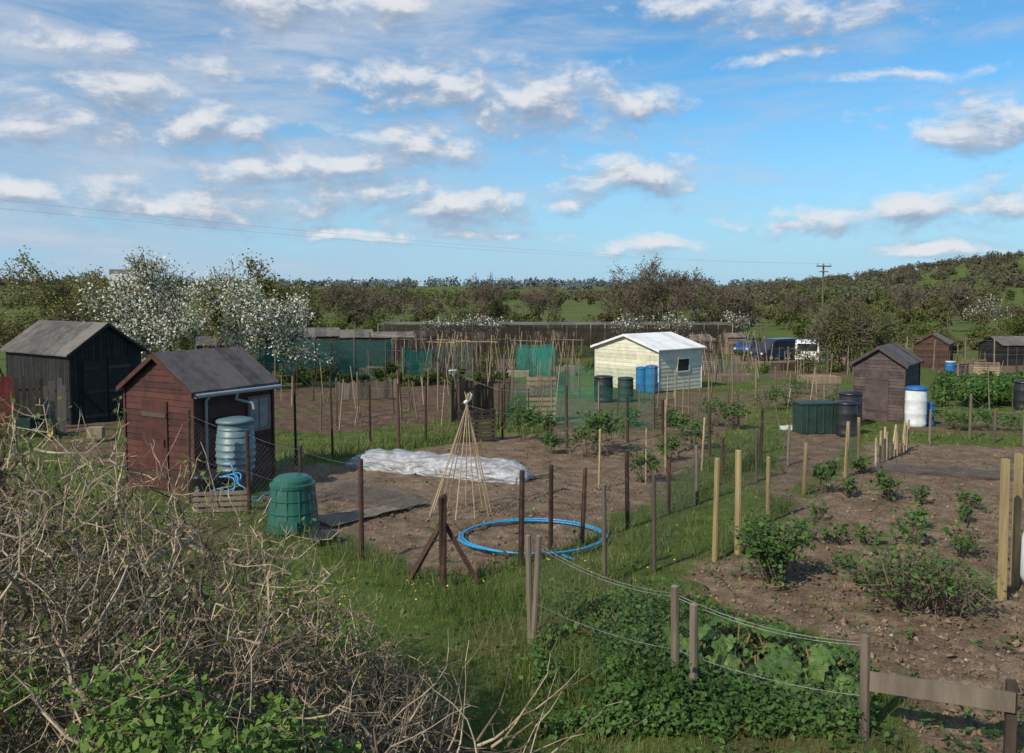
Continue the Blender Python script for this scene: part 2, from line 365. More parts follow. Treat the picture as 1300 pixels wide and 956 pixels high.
clods('soil_clods',18000,m_clod,.006,.05); clods('stones',1300,m_stone,.008,.026)

# ------------------------------------------------------------ fences
def fence(name,posts,r,mat,wires=(.95,.5),mesh=False,sq=False,sag=.03,ws=1.):
    mb=MB(); tops=[];bases=[]
    for (px,t,b_) in posts:
        p=G(px,b_); zt=ZT(t,p[1]); tp=np.array([p[0]+rng.normal()*.035,p[1]+rng.normal()*.035,zt]); p0=p-np.array([0,0,.3])
        rr=r*rng.uniform(.85,1.15)
        mb.tubes([p0],[tp],rr*(1.3 if sq else 1),rr*(1.25 if sq else .9),mat,4 if sq else 8,caps=sq)
        if not sq: mb.tubes([tp],[tp+[0,0,.012]],rr*.9,.001,mat,8)
        tops.append(tp);bases.append(p)
    for i in range(len(tops)-1):
        for wf in wires:
            A=bases[i]*(1-wf)+tops[i]*wf;B=bases[i+1]*(1-wf)+tops[i+1]*wf
            t=np.linspace(0,1,9)[:,None]; Pn=A*(1-t)+B*t; Pn[:,2]-=sag*4*(t*(1-t))[:,0]*(1 if wf<.9 else 1.5)
            mb.path(Pn,.0014*max(1,A[1]/12)*ws,m_wire,3)
        if mesh:
            A0,A1,B0,B1=bases[i],tops[i]*.9+bases[i]*.1,bases[i+1],tops[i+1]*.9+bases[i+1]*.1
            ln=np.linalg.norm(A0-B0); hh=np.linalg.norm(A1-A0); rr=.0008*max(1,A0[1]/10)
            P0=[];P1=[]; k=int((ln+hh)/mesh)
            for q in range(k):
                s0=q*mesh-hh
                for sg in(1,-1):
                    a0,a1=s0,s0+hh; z0,z1=0.,1.
                    if a0<0: z0=-a0/hh; a0=0
                    if a1>ln: z1=1-(a1-ln)/hh; a1=ln
                    if a1<=a0: continue
                    if sg<0: z0,z1=1-z0,1-z1
                    def pt(a_,z_):
                        u=a_/ln; lo=A0*(1-u)+B0*u; hi=A1*(1-u)+B1*u; p_=lo*(1-z_)+hi*z_; p_[2]-=sag*6*u*(1-u)*z_; return p_
                    P0.append(pt(a0,z0));P1.append(pt(a1,z1))
            mb.tubes(P0,P1,rr,rr,m_mesh,3)
    return mb.build(name)
fence('plot_fence',[(563,628,748),(661,598,718),(699,590,702),(738,594,690),(797,573,672),(848,583,652),(885,562,625),(918,555,604),(965,535,592)],.038,m_rust,mesh=.1)
fence('plot_fence',[(240,520,640),(317,545,652),(380,567,668),(459,583,712),(562,630,747)],.038,m_rust,mesh=.1)
fence('path_fence',[(675,680,820),(768,617,742),(831,603,726),(885,565,640),(960,545,610),(1000,540,590)],.034,m_grey,mesh=.1,sag=.05)
fence('wire_fence',[(675,682,822),(858,745,878),(1097,808,935)],.038,m_grey,wires=(.93,.9,.4),mesh=.09,sag=.06,ws=2.2)
fence('fence_post',[(880,768,890)],.036,m_grey,wires=())
fence('allotment_fence',[(907,582,710),(975,580,662),(1020,563,628),(1073,535,605),(1090,530,585)],.042,m_yel,wires=(.9,.5),mesh=.12)
fence('fence_post',[(937,572,702)],.048,m_yel,wires=())
fence('boundary_fence',[(1272,583,762),(1288,577,742),(1400,590,790)],.036,m_yel,wires=(.9,.5),sq=True)
fence('plot_fence',[(181,515,590),(260,470,560),(376,470,590),(423,480,582),(470,488,564),(507,487,572),(540,485,560),(584,470,552),(638,492,556),(720,490,568)],.035,m_rust)
fence('plot_fence',[(350,445,500),(407,500,545),(427,480,540),(455,472,530),(520,470,522),(556,460,520),(600,470,525),(650,465,515)],.035,m_grey)
fence('plot_fence',[(720,490,568),(797,500,560),(843,508,578),(901,513,580),(965,520,575)],.04,m_dwood)
fence('plot_fence',[(858,470,520),(900,475,515),(930,460,512),(960,455,505),(985,465,500)],.04,m_wood)
fence('plot_fence',[(1180,520,560),(1231,500,558),(1262,520,562),(1300,520,566),(1380,520,570)],.045,m_grey)
fence('plot_fence',[(760,545,620),(820,545,615),(845,508,600),(890,530,598)],.022,m_cane,wires=())
fence('plot_fence',[(600,455,500),(640,450,497),(700,450,495),(735,455,492)],.05,m_grey)
fence('plot_fence',[(870,440,480),(905,440,478),(950,442,476),(1000,440,474),(1050,445,478)],.05,m_grey)
fence('plot_fence',[(1150,428,470),(1185,432,470),(1225,428,468),(1262,430,470),(1300,430,470)],.05,m_wood)
fence('plot_fence',[(330,430,470),(380,425,468),(430,428,466),(470,422,465),(530,425,466)],.05,m_dwood)
mb=MB()
for i in range(460):
    px=rng.uniform(320,1300); py=rng.uniform(455,545) if i%3==0 else rng.uniform(445,478); p=G(px,py); h=rng.uniform(.6,1.9)
    if 1080<px<1180 and py>480 or (730<px<860 and py<500): continue
    mb.tubes([p-[0,0,.1]],[p+[rng.normal()*.12,rng.normal()*.12,h]],.024,.018,[m_cane,m_wood,m_grey,m_rust,m_dwood][i%5],5)
mb.build('garden_stakes')
mb=MB()
for i,px in enumerate([1112,1117,1123,1127,1131,1136,1140,1144,1148,1151]):
    p=G(px,590-i*2.2); mb.tubes([p-[0,0,.1]],[p+[rng.normal()*.04,0,rng.uniform(.6,.85)]],.03,.028,m_cane,6)
mb.build('stake_row')
mb=MB()
a=G(563,745); 
for px,py in((517,738),(611,742)):
    e=G(px,py); e[1]+= .1 if px<560 else 0
    top=a+np.array([0,-.02,.85]); mb.tubes([e-[0,0,.05]],[top],.045,.04,m_rust,4,caps=True)
mb.build('fence_brace')

# ------------------------------------------------------------ sheds
def lap(mb,a,b,z0,z1,nrm,m,step=.13,clip=None):
    a=np.array(a,float);b=np.array(b,float);nrm=np.array(nrm,float); z=z0
    while z<z1-1e-4:
        zt=min(z+step,z1); 
        def seg(zz):
            if clip is None: return a,b
            f=clip(zz); mid=(a+b)/2; return mid+(a-mid)*f, mid+(b-mid)*f
        la,lb=seg(z);ua,ub=seg(zt); o1=nrm*.022;o2=nrm*.006
        def q(p,zz,off): return [p[0]+off[0],p[1]+off[1],zz]
        mb.add([q(la,z,o1),q(lb,z,o1),q(ub,zt,o2),q(ua,zt,o2),q(la,z,nrm*0),q(lb,z,nrm*0)],[[0,1,2,3],[4,5,1,0]],m)
        z=zt
def shed(name,corner,ang,L_,W,eave,ridge,wall,roof,sgn=-1,over=.12,trim=None,step=.13,vertical=False,rth=.045):
    r=np.array([cos(ang),sin(ang)]); yv=np.array([-sin(ang),cos(ang)])
    c=np.array(corner[:2])+r*L_/2-yv*sgn*W/2
    e=group(name,(c[0],c[1],float(H(c[0],c[1]))),ang)
    trim=trim or wall; hx,hy=L_/2,W/2
    w=MB(); slope=(ridge-eave)/hy
    w.box((0,0,eave/2-.1),(L_-.02,W-.02,eave+.2),trim)
    for s_ in(-1,1):
        w.add([(s_*(hx-.01),-hy+.01,eave),(s_*(hx-.01),hy-.01,eave),(s_*(hx-.01),0,ridge-.01)],[[0,1,2]],trim)
    if vertical:
        for s_ in(-1,1):
            k=int(W/.12); 
            for i in range(k):
                y0=-hy+W*(i+.5)/k; zt=eave+(hy-abs(y0))*slope-.06; w.box((s_*(hx+.006),y0,zt/2),(.02+.006*(i%2),W/k-.012,zt),wall)
            k=int(L_/.12)
            for i in range(k):
                x0=-hx+L_*(i+.5)/k; w.box((x0,s_*(hy+.006),eave/2-.02),(L_/k-.012,.02+.006*(i%2),eave-.05),wall)
    else:
        for s_ in(-1,1):
            lap(w,(-hx,s_*hy),(hx,s_*hy),0,eave-.01,(0,s_,0),wall,step)
            lap(w,(s_*hx,-hy),(s_*hx,hy),0,eave,(s_,0,0),wall,step)
            lap(w,(s_*hx,-hy),(s_*hx,hy),eave,ridge-.03,(s_,0,0),wall,step,clip=lambda zz:max(0,(ridge-zz)/(ridge-eave)))
        for sx in(-1,1):
            for sy in(-1,1): w.box((sx*(hx+.018),sy*(hy+.018),eave/2-.02),(.05,.05,eave-.04),trim)
    w.build('walls',parent=e)
    rf=MB(); X0=hx+over; 
    for s_ in(-1,1):
        yo=hy+over; zo=eave-over*slope+.02; zr=ridge+.02
        nseg=7; xs=np.linspace(-X0,X0,nseg)
        for i in range(nseg-1):
            x0,x1=xs[i],xs[i+1]; j0=.006*sin(i*2.1);j1=.006*sin((i+1)*2.1)
            A=[(x0,s_*yo,zo+j0),(x1,s_*yo,zo+j1),(x1,0,zr),(x0,0,zr)]
            B=[(p[0],p[1],p[2]+rth) for p in A]
            rf.add(A+B,[[0,1,2,3],[4,5,6,7],[0,1,5,4]]+([[0,3,7,4]] if i==0 else [])+([[1,2,6,5]] if i==nseg-2 else []),roof)
    rf.build('roof',parent=e)
    bb=MB()
    for sx in(-1,1):
        for sy in(-1,1):
            yo=hy+over; zo=eave-over*slope+.02
            x0=sx*(X0+.004)
            bb.add([(x0,sy*yo,zo-.07),(x0,sy*yo,zo+.035),(x0,0,ridge+.055),(x0,0,ridge-.05),(x0+sx*.02,sy*yo,zo-.07),(x0+sx*.02,sy*yo,zo+.035),(x0+sx*.02,0,ridge+.055),(x0+sx*.02,0,ridge-.05)],
                   [[0,1,2,3],[4,5,6,7],[0,3,7,4],[1,2,6,5]],trim)
    bb.build('bargeboards',parent=e)
    return e,hx,hy
C=np.array([-6.1,15.75]); e,hx,hy=shed('red_brown_shed',C,radians(60.7),2.0,2.0,2.08,2.72,m_red,m_felt,-1,step=.125)
q=MB(); q.tubes([(-hx-.1,-hy-.17,1.99)],[(hx+.1,-hy-.17,1.97)],.045,.045,m_plast,8); q.path([(-hx+.25,-hy-.15,1.96),(-hx+.25,-hy-.05,1.85),(-hx+.25,-hy-.05,.4)],.03,m_plast,8)
q.path([(-hx+.95,-hy-.15,1.96),(-hx+.95,-hy-.1,1.82),(-hx+1.2,-hy-.3,1.72),(-hx+1.2,-hy-.33,1.6)],.03,m_plast,8); q.build('gutter_and_downpipes',parent=e,smooth=True)
q=MB(); q.box((hx-.38,-hy-.028,1.45),(.5,.02,.62),m_glass); 
for a_,b_,c_,d_ in((0,.34,.6,.06),(0,-.34,.6,.06),(.28,0,.06,.62),(-.28,0,.06,.62),(0,0,.03,.62)): q.box((hx-.38+a_,-hy-.034,1.45+b_),(c_,.03,d_),m_grey)
q.build('window',parent=e)
q=MB(); q.box((-hx-.03,.1,.95),(.03,.75,1.75),m_red)
for z_ in(.35,1.55): q.box((-hx-.055,.1,z_),(.02,.72,.09),m_dwood)
q.box((-hx-.06,-.2,1.0),(.03,.03,.14),m_black); q.build('door',parent=e)
C=np.array([-14.5,27.]); e,hx,hy=shed('black_shed',C,radians(145),4.4,2.5,2.45,3.35,m_black,m_felt2,1,over=.18,vertical=True)
q=MB(); 
for s_ in(-1,1):
    q.box((-hx-.035,s_*.42,1.1),(.03,.8,2.15),m_black)
    for z_ in(.3,1.1,1.9): q.box((-hx-.06,s_*.42,z_),(.02,.78,.1),m_dwood)
    q.tubes([(-hx-.07,s_*.1,.35)],[(-hx-.07,s_*.75,1.05)],.05,.05,m_dwood,4)
q.build('double_door',parent=e)
C=np.array([13.1,27.5]); e,hx,hy=shed('weathered_shed',C,radians(53),2.3,1.6,2.02,2.55,m_shed3,m_felt,-1,over=.14,step=.11)
q=MB(); q.box((-hx-.03,0.05,.93),(.03,.75,1.75),m_shed3); 
for z_ in(.4,1.5): q.box((-hx-.052,0.05,z_),(.015,.7,.08),m_dwood)
q.build('door',parent=e)
C=np.array([7.25,40.8]); e,hx,hy=shed('cream_hut',C,radians(40),3.4,4.3,2.15,2.8,m_cream,m_whiter,-1,over=.2,step=.2,trim=m_whiter)
q=MB(); q.box((-hx-.03,-1.2,.95),(.04,.85,1.9),m_cream); q.box((.2,-hy-.03,1.3),(.9,.03,.6),m_dglass)
for s_ in(-1,1): q.box((.2+s_*.48,-hy-.035,1.3),(.06,.04,.72),m_whiter); q.box((.2,-hy-.035,1.3+s_*.33),(.9,.04,.06),m_whiter)
q.build('door_and_window',parent=e)
for nm,px,d,an,l,w_,ev,ri,wm,rm in(('brown_shed',1205,62,55,2.4,2.2,1.9,2.6,m_rust,m_felt2),('dark_shed',1275,66,10,6,2.6,1.7,2.3,m_black,m_felt2),('brown_shed',336,58,12,5.,3,2.5,3.0,m_dwood,m_felt2),
    ('small_shed',925,92,20,2.2,1.8,1.9,2.3,m_wood,m_grey),('small_shed',700,96,40,2.4,1.8,1.9,2.4,m_dwood,m_grey),('small_shed',885,78,30,2.2,1.7,1.8,2.3,m_grey,m_felt2),('dark_shed',402,66,15,4.4,2.2,2.3,2.8,m_dwood,m_felt2),
    ('dark_shed',465,72,10,4.,2.,2.2,2.6,m_black,m_felt2),('small_shed',600,88,25,2.4,1.8,1.9,2.4,m_rust,m_felt),('small_shed',250,58,20,3.,2,1.9,2.4,m_dwood,m_felt),('small_shed',520,84,30,3.,2,2.1,2.6,m_dwood,m_felt2)):
    p=D(px,d); shed(nm,p[:2],radians(an),l,w_,ev,ri,wm,rm,-1,step=.2)

# ------------------------------------------------------------ bins, barrels, hose
px_obj=G
p=px_obj(296,628); q=MB(); pr=[(.0,0),(.29,0),(.31,.03)]
for i in range(7):
    z_=.08+i*.13; rr=.32+.045*sin(pi*min(1,(i+1)/7)); pr+=[(rr,z_),(rr+.018,z_+.015),(rr+.018,z_+.04),(rr,z_+.055),(rr+.004,z_+.12)]
pr+=[(.34,1.0),(.36,1.01),(.36,1.05),(.33,1.07),(.2,1.1),(.0,1.11)]
q.lathe(pr,m_butt,(0,0,.38),40); q.lathe([(.0,0),(.33,0),(.3,.37),(.0,.375)],m_blackp); q.tubes([(.05,-.36,.5)],[(.05,-.44,.49)],.02,.02,m_blackp,8)
q.build('water_butt',p+[0,.2,0],smooth=True)
p=px_obj(262,632); q=MB(); q.lathe([(0,0),(.25,0),(.3,.42),(.32,.43),(.32,.47),(.26,.52),(.24,.5),(.1,.54),(0,.55)],m_blackp,n=32); q.build('black_tub',p+[.05,-.1,.0],smooth=True)
p=px_obj(366,679); q=MB()
pr=[(0,0),(.40,0),(.415,.03),(.395,.12),(.405,.14),(.38,.3),(.39,.32),(.36,.5),(.37,.52),(.345,.7),(.36,.71),(.36,.76),(.31,.77),(.3,.83),(.24,.87),(.1,.885),(0,.885)]
q.lathe(pr,m_greenp,n=24); 
for i in range(12):
    t=i*pi/6; q.tubes([(.405*cos(t),.405*sin(t),.03)],[(.35*cos(t),.35*sin(t),.69)],.012,.012,m_greenp,4)
q.box((.02,-.41,.14),(.3,.03,.2),m_greenp,rx=-.08); q.build('compost_bin',p+[0,.3,0],smooth=False)
p=px_obj(410,688); q=MB(); q.lathe([(0,.02),(.2,.02),(.22,.09),(.24,.1),(.24,.12),(.2,.11),(.18,.06),(0,.05)],m_blackp); q.build('plant_tray',p,smooth=True)
def hoseloop(cx,cy,r,n,z,seed):
    t=np.linspace(0,2*pi*n,60*n); rr=r*(1+.035*np.sin(t*.7+seed)+.045*np.sin(t*.5))
    x=cx+rr*np.cos(t)+.02*np.sin(3*t+seed); y=cy+rr*np.sin(t)*.95
    return np.stack([x,y,H(x,y)+z+.02*(1+np.sin(t*1.5))*.5+t*.0015],1)
p=G(677,684); q=MB(); q.path(hoseloop(p[0],p[1],1.08,3,.03,1),.0145,m_hose,8)
e2=G(700,700); q.path([p+[.6,-.88,.05],e2+[.0,-.1,.04],e2+[.3,-.5,.04]],.0145,m_hose,8); q.build('hose_coil',smooth=True)
p=G(300,632); q=MB(); t=np.linspace(0,1,40)
q.path(np.stack([p[0]-.1+.9*t,p[1]-.25-.35*np.sin(t*3),p[2]+.05+.75*np.abs(np.sin(t*2.2+1.5))*(1-t)+.1*np.sin(t*9)**2],1),.014,m_hose,8)
for k_ in range(3):
    t=np.linspace(0,2*pi,40); q.path(np.stack([p[0]-.25+(.35+.03*k_)*np.cos(t),p[1]-.35+.08*k_+0*t+.12*np.sin(t),p[2]+.32+.16*np.sin(t+k_*.4)+.03*np.sin(3*t)],1),.014,m_hose,8)
q.build('garden_hose',smooth=True)
def pallet(name,loc,rz,w=1.1,h=1.0,m=m_wood,n=7):
    q=MB()
    for i in range(n):
        z_=h*(i+.5)/n; q.box((0,-.06,z_),(w,.02,h/n*.62),m)
        if i%2==0: q.box((0,.06,z_),(w,.02,h/n*.62),m)
    for x_ in(-w/2+.06,0,w/2-.06): q.box((x_,0,h/2),(.07,.1,h),m)
    return q.build(name,loc,rz)
pallet('wooden_crate',G(282,650),.15,.95,.4,m_grey,n=4)
pallet('wooden_pallet',G(687,535),.1,1.0,1.55,m_wood,n=9)
pallet('wooden_pallet',G(605,560),.3,1.1,.9,m_dwood)
pallet('wooden_pallet',G(1236,478),.1,1.6,1.1,m_wood); pallet('wooden_pallet',G(1252,480),-.5,1.4,1.0,m_wood); pallet('wooden_pallet',G(1222,480),.6,1.2,.9,m_grey)
pallet('wooden_pallet',G(545,482),.2,1.2,1.0,m_wood); pallet('wooden_pallet',G(900,470),-.2,1.2,1.0,m_wood)
def butt(name,px,base,hpx,wpx,mat,lid=None):
    p=G(px,base); k=p[1]/F; h=hpx*k; r=wpx*k/2; q=MB()
    q.lathe([(0,0),(r*.92,0),(r*.95,.04*h),(r,.1*h),(r*.96,.12*h),(r,.3*h),(r*1.03,.33*h),(r*1.0,.36*h),(r,.62*h),(r*1.03,.65*h),(r,.68*h),(r*.97,.9*h)],mat,n=24)
    q.lathe([(r*.97,.9*h),(r*1.04,.9*h),(r*1.04,.94*h),(r*.85,.98*h),(r*.3,h),(0,h)],lid or mat,n=24); return q.build(name,p,smooth=True)
butt('blue_barrel',827,499,36,16,m_bluep); butt('blue_barrel',814,498,33,14,m_bluep); butt('dark_water_butt',794,510,32,20,m_dgreen); butt('compost_bin',766,510,34,24,m_blackp)
butt('black_water_butt',1079,540,44,28,m_blackp); butt('black_water_butt',1074,553,45,26,m_blackp)
butt('white_water_butt',1162,541,52,26,m_whitep,m_bluep); butt('blue_barrel',1178,540,30,14,m_bluep)
butt('blue_barrel',1206,476,18,12,m_bluep,m_whitep); butt('compost_bin',1298,520,38,20,m_blackp)
butt('blue_barrel',575,487,18,11,m_plast,m_whitep)
q=MB(); q.box((0,0,.45),(1.15,.6,.9),m_dgreen); q.box((0,0,.92),(1.22,.66,.06),m_dgreen); 
for x_ in(-.4,-.13,.13,.4): q.box((x_,-.31,.45),(.05,.03,.85),m_dgreen)
q.build('garden_storage_box',G(1034,549),.12,bevel=.01)
q=MB(); q.box((0,0,.06),(1.3,.25,.1),m_whitep); q.box((.1,.0,.125),(1.1,.22,.02),m_cream); q.build('white_plank',G(1018,546),-.1)
q=MB(); 
V=[(-.45,-.28,.62),(.4,-.33,.66),(.4,.33,.66),(-.45,.28,.62),(-.25,-.16,.3),(.22,-.2,.3),(.22,.2,.3),(-.25,.16,.3)]
q.add(V,[[4,5,6,7],[0,1,5,4],[1,2,6,5],[2,3,7,6],[3,0,4,7]],m_dgreen)
for s_ in(-1,1): q.path([(.75,s_*.05,.2),(.2,s_*.2,.29),(-.3,s_*.24,.35),(-.95,s_*.3,.62)],.02,m_wire,6); q.path([(-.2,s_*.22,.33),(-.35,s_*.25,0),(-.1,s_*.22,.3)],.018,m_wire,6)
t=np.linspace(0,2*pi,25); q.path(np.stack([.78+.17*np.cos(t),0*t,.2+.17*np.sin(t)],1),.045,m_tyre,8)
q.tubes([(.78,-.04,.2)],[(.78,.04,.2)],.12,.12,m_yelp,12); q.tubes([(.78,.041,.2)],[(.78,.042,.2)],.12,.001,m_yelp,12); q.tubes([(.78,-.042,.2)],[(.78,-.041,.2)],.001,.12,m_yelp,12)
q.build('wheelbarrow',G(38,556)+[0,0,.0],-.3)
def plankf(name,pa,pb,h,m,gap=.25):
    a=G(*pa);b=G(*pb); ln=np.linalg.norm((b-a)[:2]); rz=math.atan2(b[1]-a[1],b[0]-a[0]); q=MB(); x_=0
    while x_<ln:
        w=rng.uniform(.1,.15); hh=h*rng.uniform(.9,1.08); q.box((x_,0,hh/2),(w,.022,hh),m,ry=rng.normal()*.03); x_+=w+gap*rng.random()*.3
    for z_ in(.25,.8): q.box((ln/2,.03,h*z_),(ln,.04,.07),m)
    q.build(name,a,rz)
plankf('plank_fence',(60,552),(90,550),1.6,m_grey); plankf('red_plank_fence',(-60,560),(20,556),1.8,m_redp,.1); plankf('plank_fence',(24,548),(60,546),1.6,m_dwood)
plankf('corrugated_panel',(430,508),(505,506),.8,m_grey,.02); plankf('plank_fence',(575,535),(625,530),1.3,m_dwood,.1)
pa=G(1097,935); zt=ZT(846,pa[1]); q=MB(); pb=np.array([pa[0]+.95,pa[1]-.35,0])
ang=math.atan2(pb[1]-pa[1],pb[0]-pa[0]); q.box(((pa[0]+pb[0])/2,(pa[1]+pb[1])/2-.06,zt-.09),(1.0,.03,.15),m_grey,rz=ang); q.box((pb[0],pb[1],zt-.25),(.07,.07,.6),m_dwood,rz=ang)
q.build('fence_rail')
q=MB(); q.box((0,0,.25),(.4,.35,.3),m_wood); q.build('wooden_box',G(122,560),.2)
for px,py,l,hh,mt in((650,478,2.2,.35,m_wood),(930,484,2.4,.4,m_grey),(1000,470,2.,.5,m_dwood),(870,462,2.4,.6,m_wood),(1130,482,2.,.4,m_grey),(480,476,2.2,.5,m_wood),(560,466,2.,.7,m_dwood),(1225,490,2.2,.4,m_wood),(715,476,1.6,.6,m_grey),(380,474,2.4,.7,m_dwood),(430,466,2.4,.8,m_grey),(1040,486,2.,.4,m_wood)):
    q=MB(); 
    for s_ in(-1,1): q.box((0,s_*.6,hh/2),(l,.05,hh),mt); q.box((s_*(l/2-.03),0,hh/2),(.05,1.14,hh*.96),mt)
    q.box((0,0,hh*.4),(l-.12,1.1,hh*.6),m_clod); q.build('raised_bed',G(px,py),rng.uniform(-.4,.4))

# cloche tunnel
m_pl,nt,o=newmat('polythene_sheet'); N=nt.nodes;L=nt.links
bb_=N.new('ShaderNodeBsdfPrincipled'); bb_.inputs['Base Color'].default_value=(.44,.46,.49,1); bb_.inputs['Roughness'].default_value=.25
tc=N.new('ShaderNodeTexCoord'); mpp=N.new('ShaderNodeMapping'); mpp.inputs['Scale'].default_value=(.8,1.5,3.2); mpp.inputs['Rotation'].default_value=(0,0,.15); L.new(tc.outputs['Object'],mpp.inputs[0]); n=N.new('ShaderNodeTexNoise'); n.inputs['Scale'].default_value=2.8; n.inputs['Detail'].default_value=7; n.inputs['Distortion'].default_value=1.4; L.new(mpp.outputs[0],n.inputs[0])
bp=N.new('ShaderNodeBump'); bp.inputs['Strength'].default_value=1.; bp.inputs['Distance'].default_value=.08; L.new(n.outputs[0],bp.inputs['Height']); L.new(bp.outputs[0],bb_.inputs['Normal'])
tr=N.new('ShaderNodeBsdfTransparent'); mx=N.new('ShaderNodeMixShader'); mr=N.new('ShaderNodeMapRange'); mr.inputs[1].default_value=.35; mr.inputs[2].default_value=.65; mr.inputs[3].default_value=.3; mr.inputs[4].default_value=.9
L.new(n.outputs[0],mr.inputs[0]); L.new(mr.outputs[0],mx.inputs[0]); L.new(tr.outputs[0],mx.inputs[1]); L.new(bb_.outputs[0],mx.inputs[2]); L.new(mx.outputs[0],o.inputs[0])
a=G(446,589);b=G(672,611); q=MB(); nl=110;na=18; d=b-a; u_=d/np.linalg.norm(d); n_=np.array([-u_[1],u_[0],0])
V=[]
for i in range(nl):
    t=i/(nl-1); base=a+d*t; endf=min(1,t*6,(1-t)*12)**.5; hoop=.9+.1*abs(cos(t*pi*7)); 
    for j in range(na):
        th=pi*j/(na-1); wr=.06*(vn(np.array(i*.2),np.array(j*.9),4)-.5)
        V.append(base+n_*(cos(th)*(.42+wr)*(.5+.5*endf))+np.array([0,0,sin(th)**.8*(.44+wr)*hoop*(.12+.88*endf)-.01]))
ii=np.array([i*na+j for i in range(nl-1) for j in range(na-1)]); q.add(V,np.stack([ii,ii+1,ii+na+1,ii+na],1),m_pl)
for k_ in range(8):
    t=k_/7; base=a+d*(.03+.94*t); th=np.linspace(0,pi,14); q.path(np.stack([base[0]+n_[0]*np.cos(th)*.38,base[1]+n_[1]*np.cos(th)*.38,base[2]+np.sin(th)*.38*(1 if 0<k_<7 else .5)],1),.008,m_wire,5)
q.build('polythene_cloche_tunnel',smooth=True)
q=MB(); a2_=G(655,611);b2_=G(700,604); q.tubes([a2_+[0,0,.04]],[b2_+[0,0,.04]],.045,.045,m_wood,4); q.tubes([G(535,600)+[0,0,.04]],[G(655,613)+[0,0,.04]],.04,.04,m_wood,4); q.build('edging_board')
q=MB(); base=G(585,650); ap=np.array([base[0]+.12,base[1],ZT(512,base[1])])
for i in range(10):
    t=i*2*pi/10+.2; bp_=base+np.array([.55*cos(t),.5*sin(t),0]); dr=ap-bp_; q.tubes([bp_-[0,0,.05]],[bp_+dr*(1.06+.05*rng.random())],.012,.008,m_cane,6)
for z_ in(.3,.62):
    pts=[]; 
    for i in range(31): t=i*2*pi/30+.2; bp_=base+np.array([.55*cos(t),.5*sin(t),0]); pts.append(bp_*(1-z_)+ap*z_)
    q.path(pts,.003,m_twigd,4)
q.path([ap+[-.05,0,.0],ap+[.04,.02,.08],ap+[.06,0,.16]],.035,m_whitep,6); q.build('cane_wigwam')
def drape(name,pix,mat,z=.06):
    q=MB(); P=[G(*a) for a in pix]; k=14; V=[]
    for i in range(k+1):
        for j in range(k+1):
            s_,t=i/k,j/k; p=(P[0]*(1-s_)+P[1]*s_)*(1-t)+(P[3]*(1-s_)+P[2]*s_)*t; p[2]+=z+.03*rng.random(); V.append(p)
    ii=np.array([i*(k+1)+j for i in range(k) for j in range(k)]); q.add(V,np.stack([ii,ii+1,ii+k+2,ii+k+1],1),mat); q.build(name)
drape('ground_netting',[(395,632),(520,652),(548,634),(430,612)],n_grey); drape('ground_netting',[(1095,600),(1330,615),(1330,602),(1120,588)],n_grey)
drape('plank_path',[(395,660),(520,636),(545,641),(420,672)],m_grey,.04)
def netwall(name,pts,mat,pm=m_grey):
    q=MB(); T=[];B=[]
    for px,t,b_ in pts:
        p=G(px,b_); B.append(p); T.append(np.array([p[0],p[1],ZT(t,p[1])]))
    for i in range(len(B)-1):
        k=8
        for j in range(k):
            s0,s1=j/k,(j+1)/k; sg=lambda s_:np.array([0,0.0,-.12*4*s_*(1-s_)])
            q.quad(B[i]*(1-s0)+B[i+1]*s0,B[i]*(1-s1)+B[i+1]*s1,T[i]*(1-s1)+T[i+1]*s1+sg(s1),T[i]*(1-s0)+T[i+1]*s0+sg(s0),mat)
    for a_,b_ in zip(B,T): q.tubes([a_-[0,0,.1]],[b_+[0,0,.08]],.035,.03,pm,5)
    q.build(name)
netwall('netting_windbreak',[(305,440,488),(350,432,482),(400,430,480),(450,430,478),(498,432,476)],n_teal)
netwall('netting_windbreak',[(510,440,478),(545,441,476),(548,445,488),(512,443,490),(510,440,478)],n_teal)
netwall('netting_cage',[(640,492,545),(700,486,540),(760,488,548),(830,490,545)],n_green); netwall('netting_cage',[(640,492,545),(650,465,505),(720,462,505),(830,466,510),(830,490,545)],n_green)
netwall('netting_windbreak',[(700,470,500),(722,468,498)],n_teal); netwall('netting_windbreak',[(860,455,478),(900,453,476),(935,455,478)],n_grey)
netwall('fruit_cage',[(420,436,484),(490,434,482),(500,430,470),(430,432,471),(420,436,484)],n_cage); netwall('fruit_cage',[(550,438,480),(600,438,480),(605,434,468),(556,434,468),(550,438,480)],n_cage); netwall('fruit_cage',[(655,440,476),(705,440,476),(700,436,466),(655,436,466),(655,440,476)],n_teal)
q=MB(); xs=np.linspace((480-CX)/F*112,(930-CX)/F*112,26)
for i in range(25):
    q.quad((xs[i],112,-3.8),(xs[i+1],112,-3.8),(xs[i+1],112,-1.0+.08*sin(i)),(xs[i],112,-1.0),n_dark)
    q.quad((xs[i],112,-1.),(xs[i+1],112,-1.),(xs[i+1],118,-.8),(xs[i],118,-.8),m_felt2)
for x_ in xs: q.tubes([(x_,111.9,-3.9)],[(x_,111.9,-.8)],.08,.08,m_wood,4)
q.build('shade_net_enclosure')
netwall('boundary_net_fence',[(488,410,457),(540,411,457),(600,412,456),(660,413,455),(720,415,454),(790,416,453),(860,417,452),(920,418,451)],n_dark)
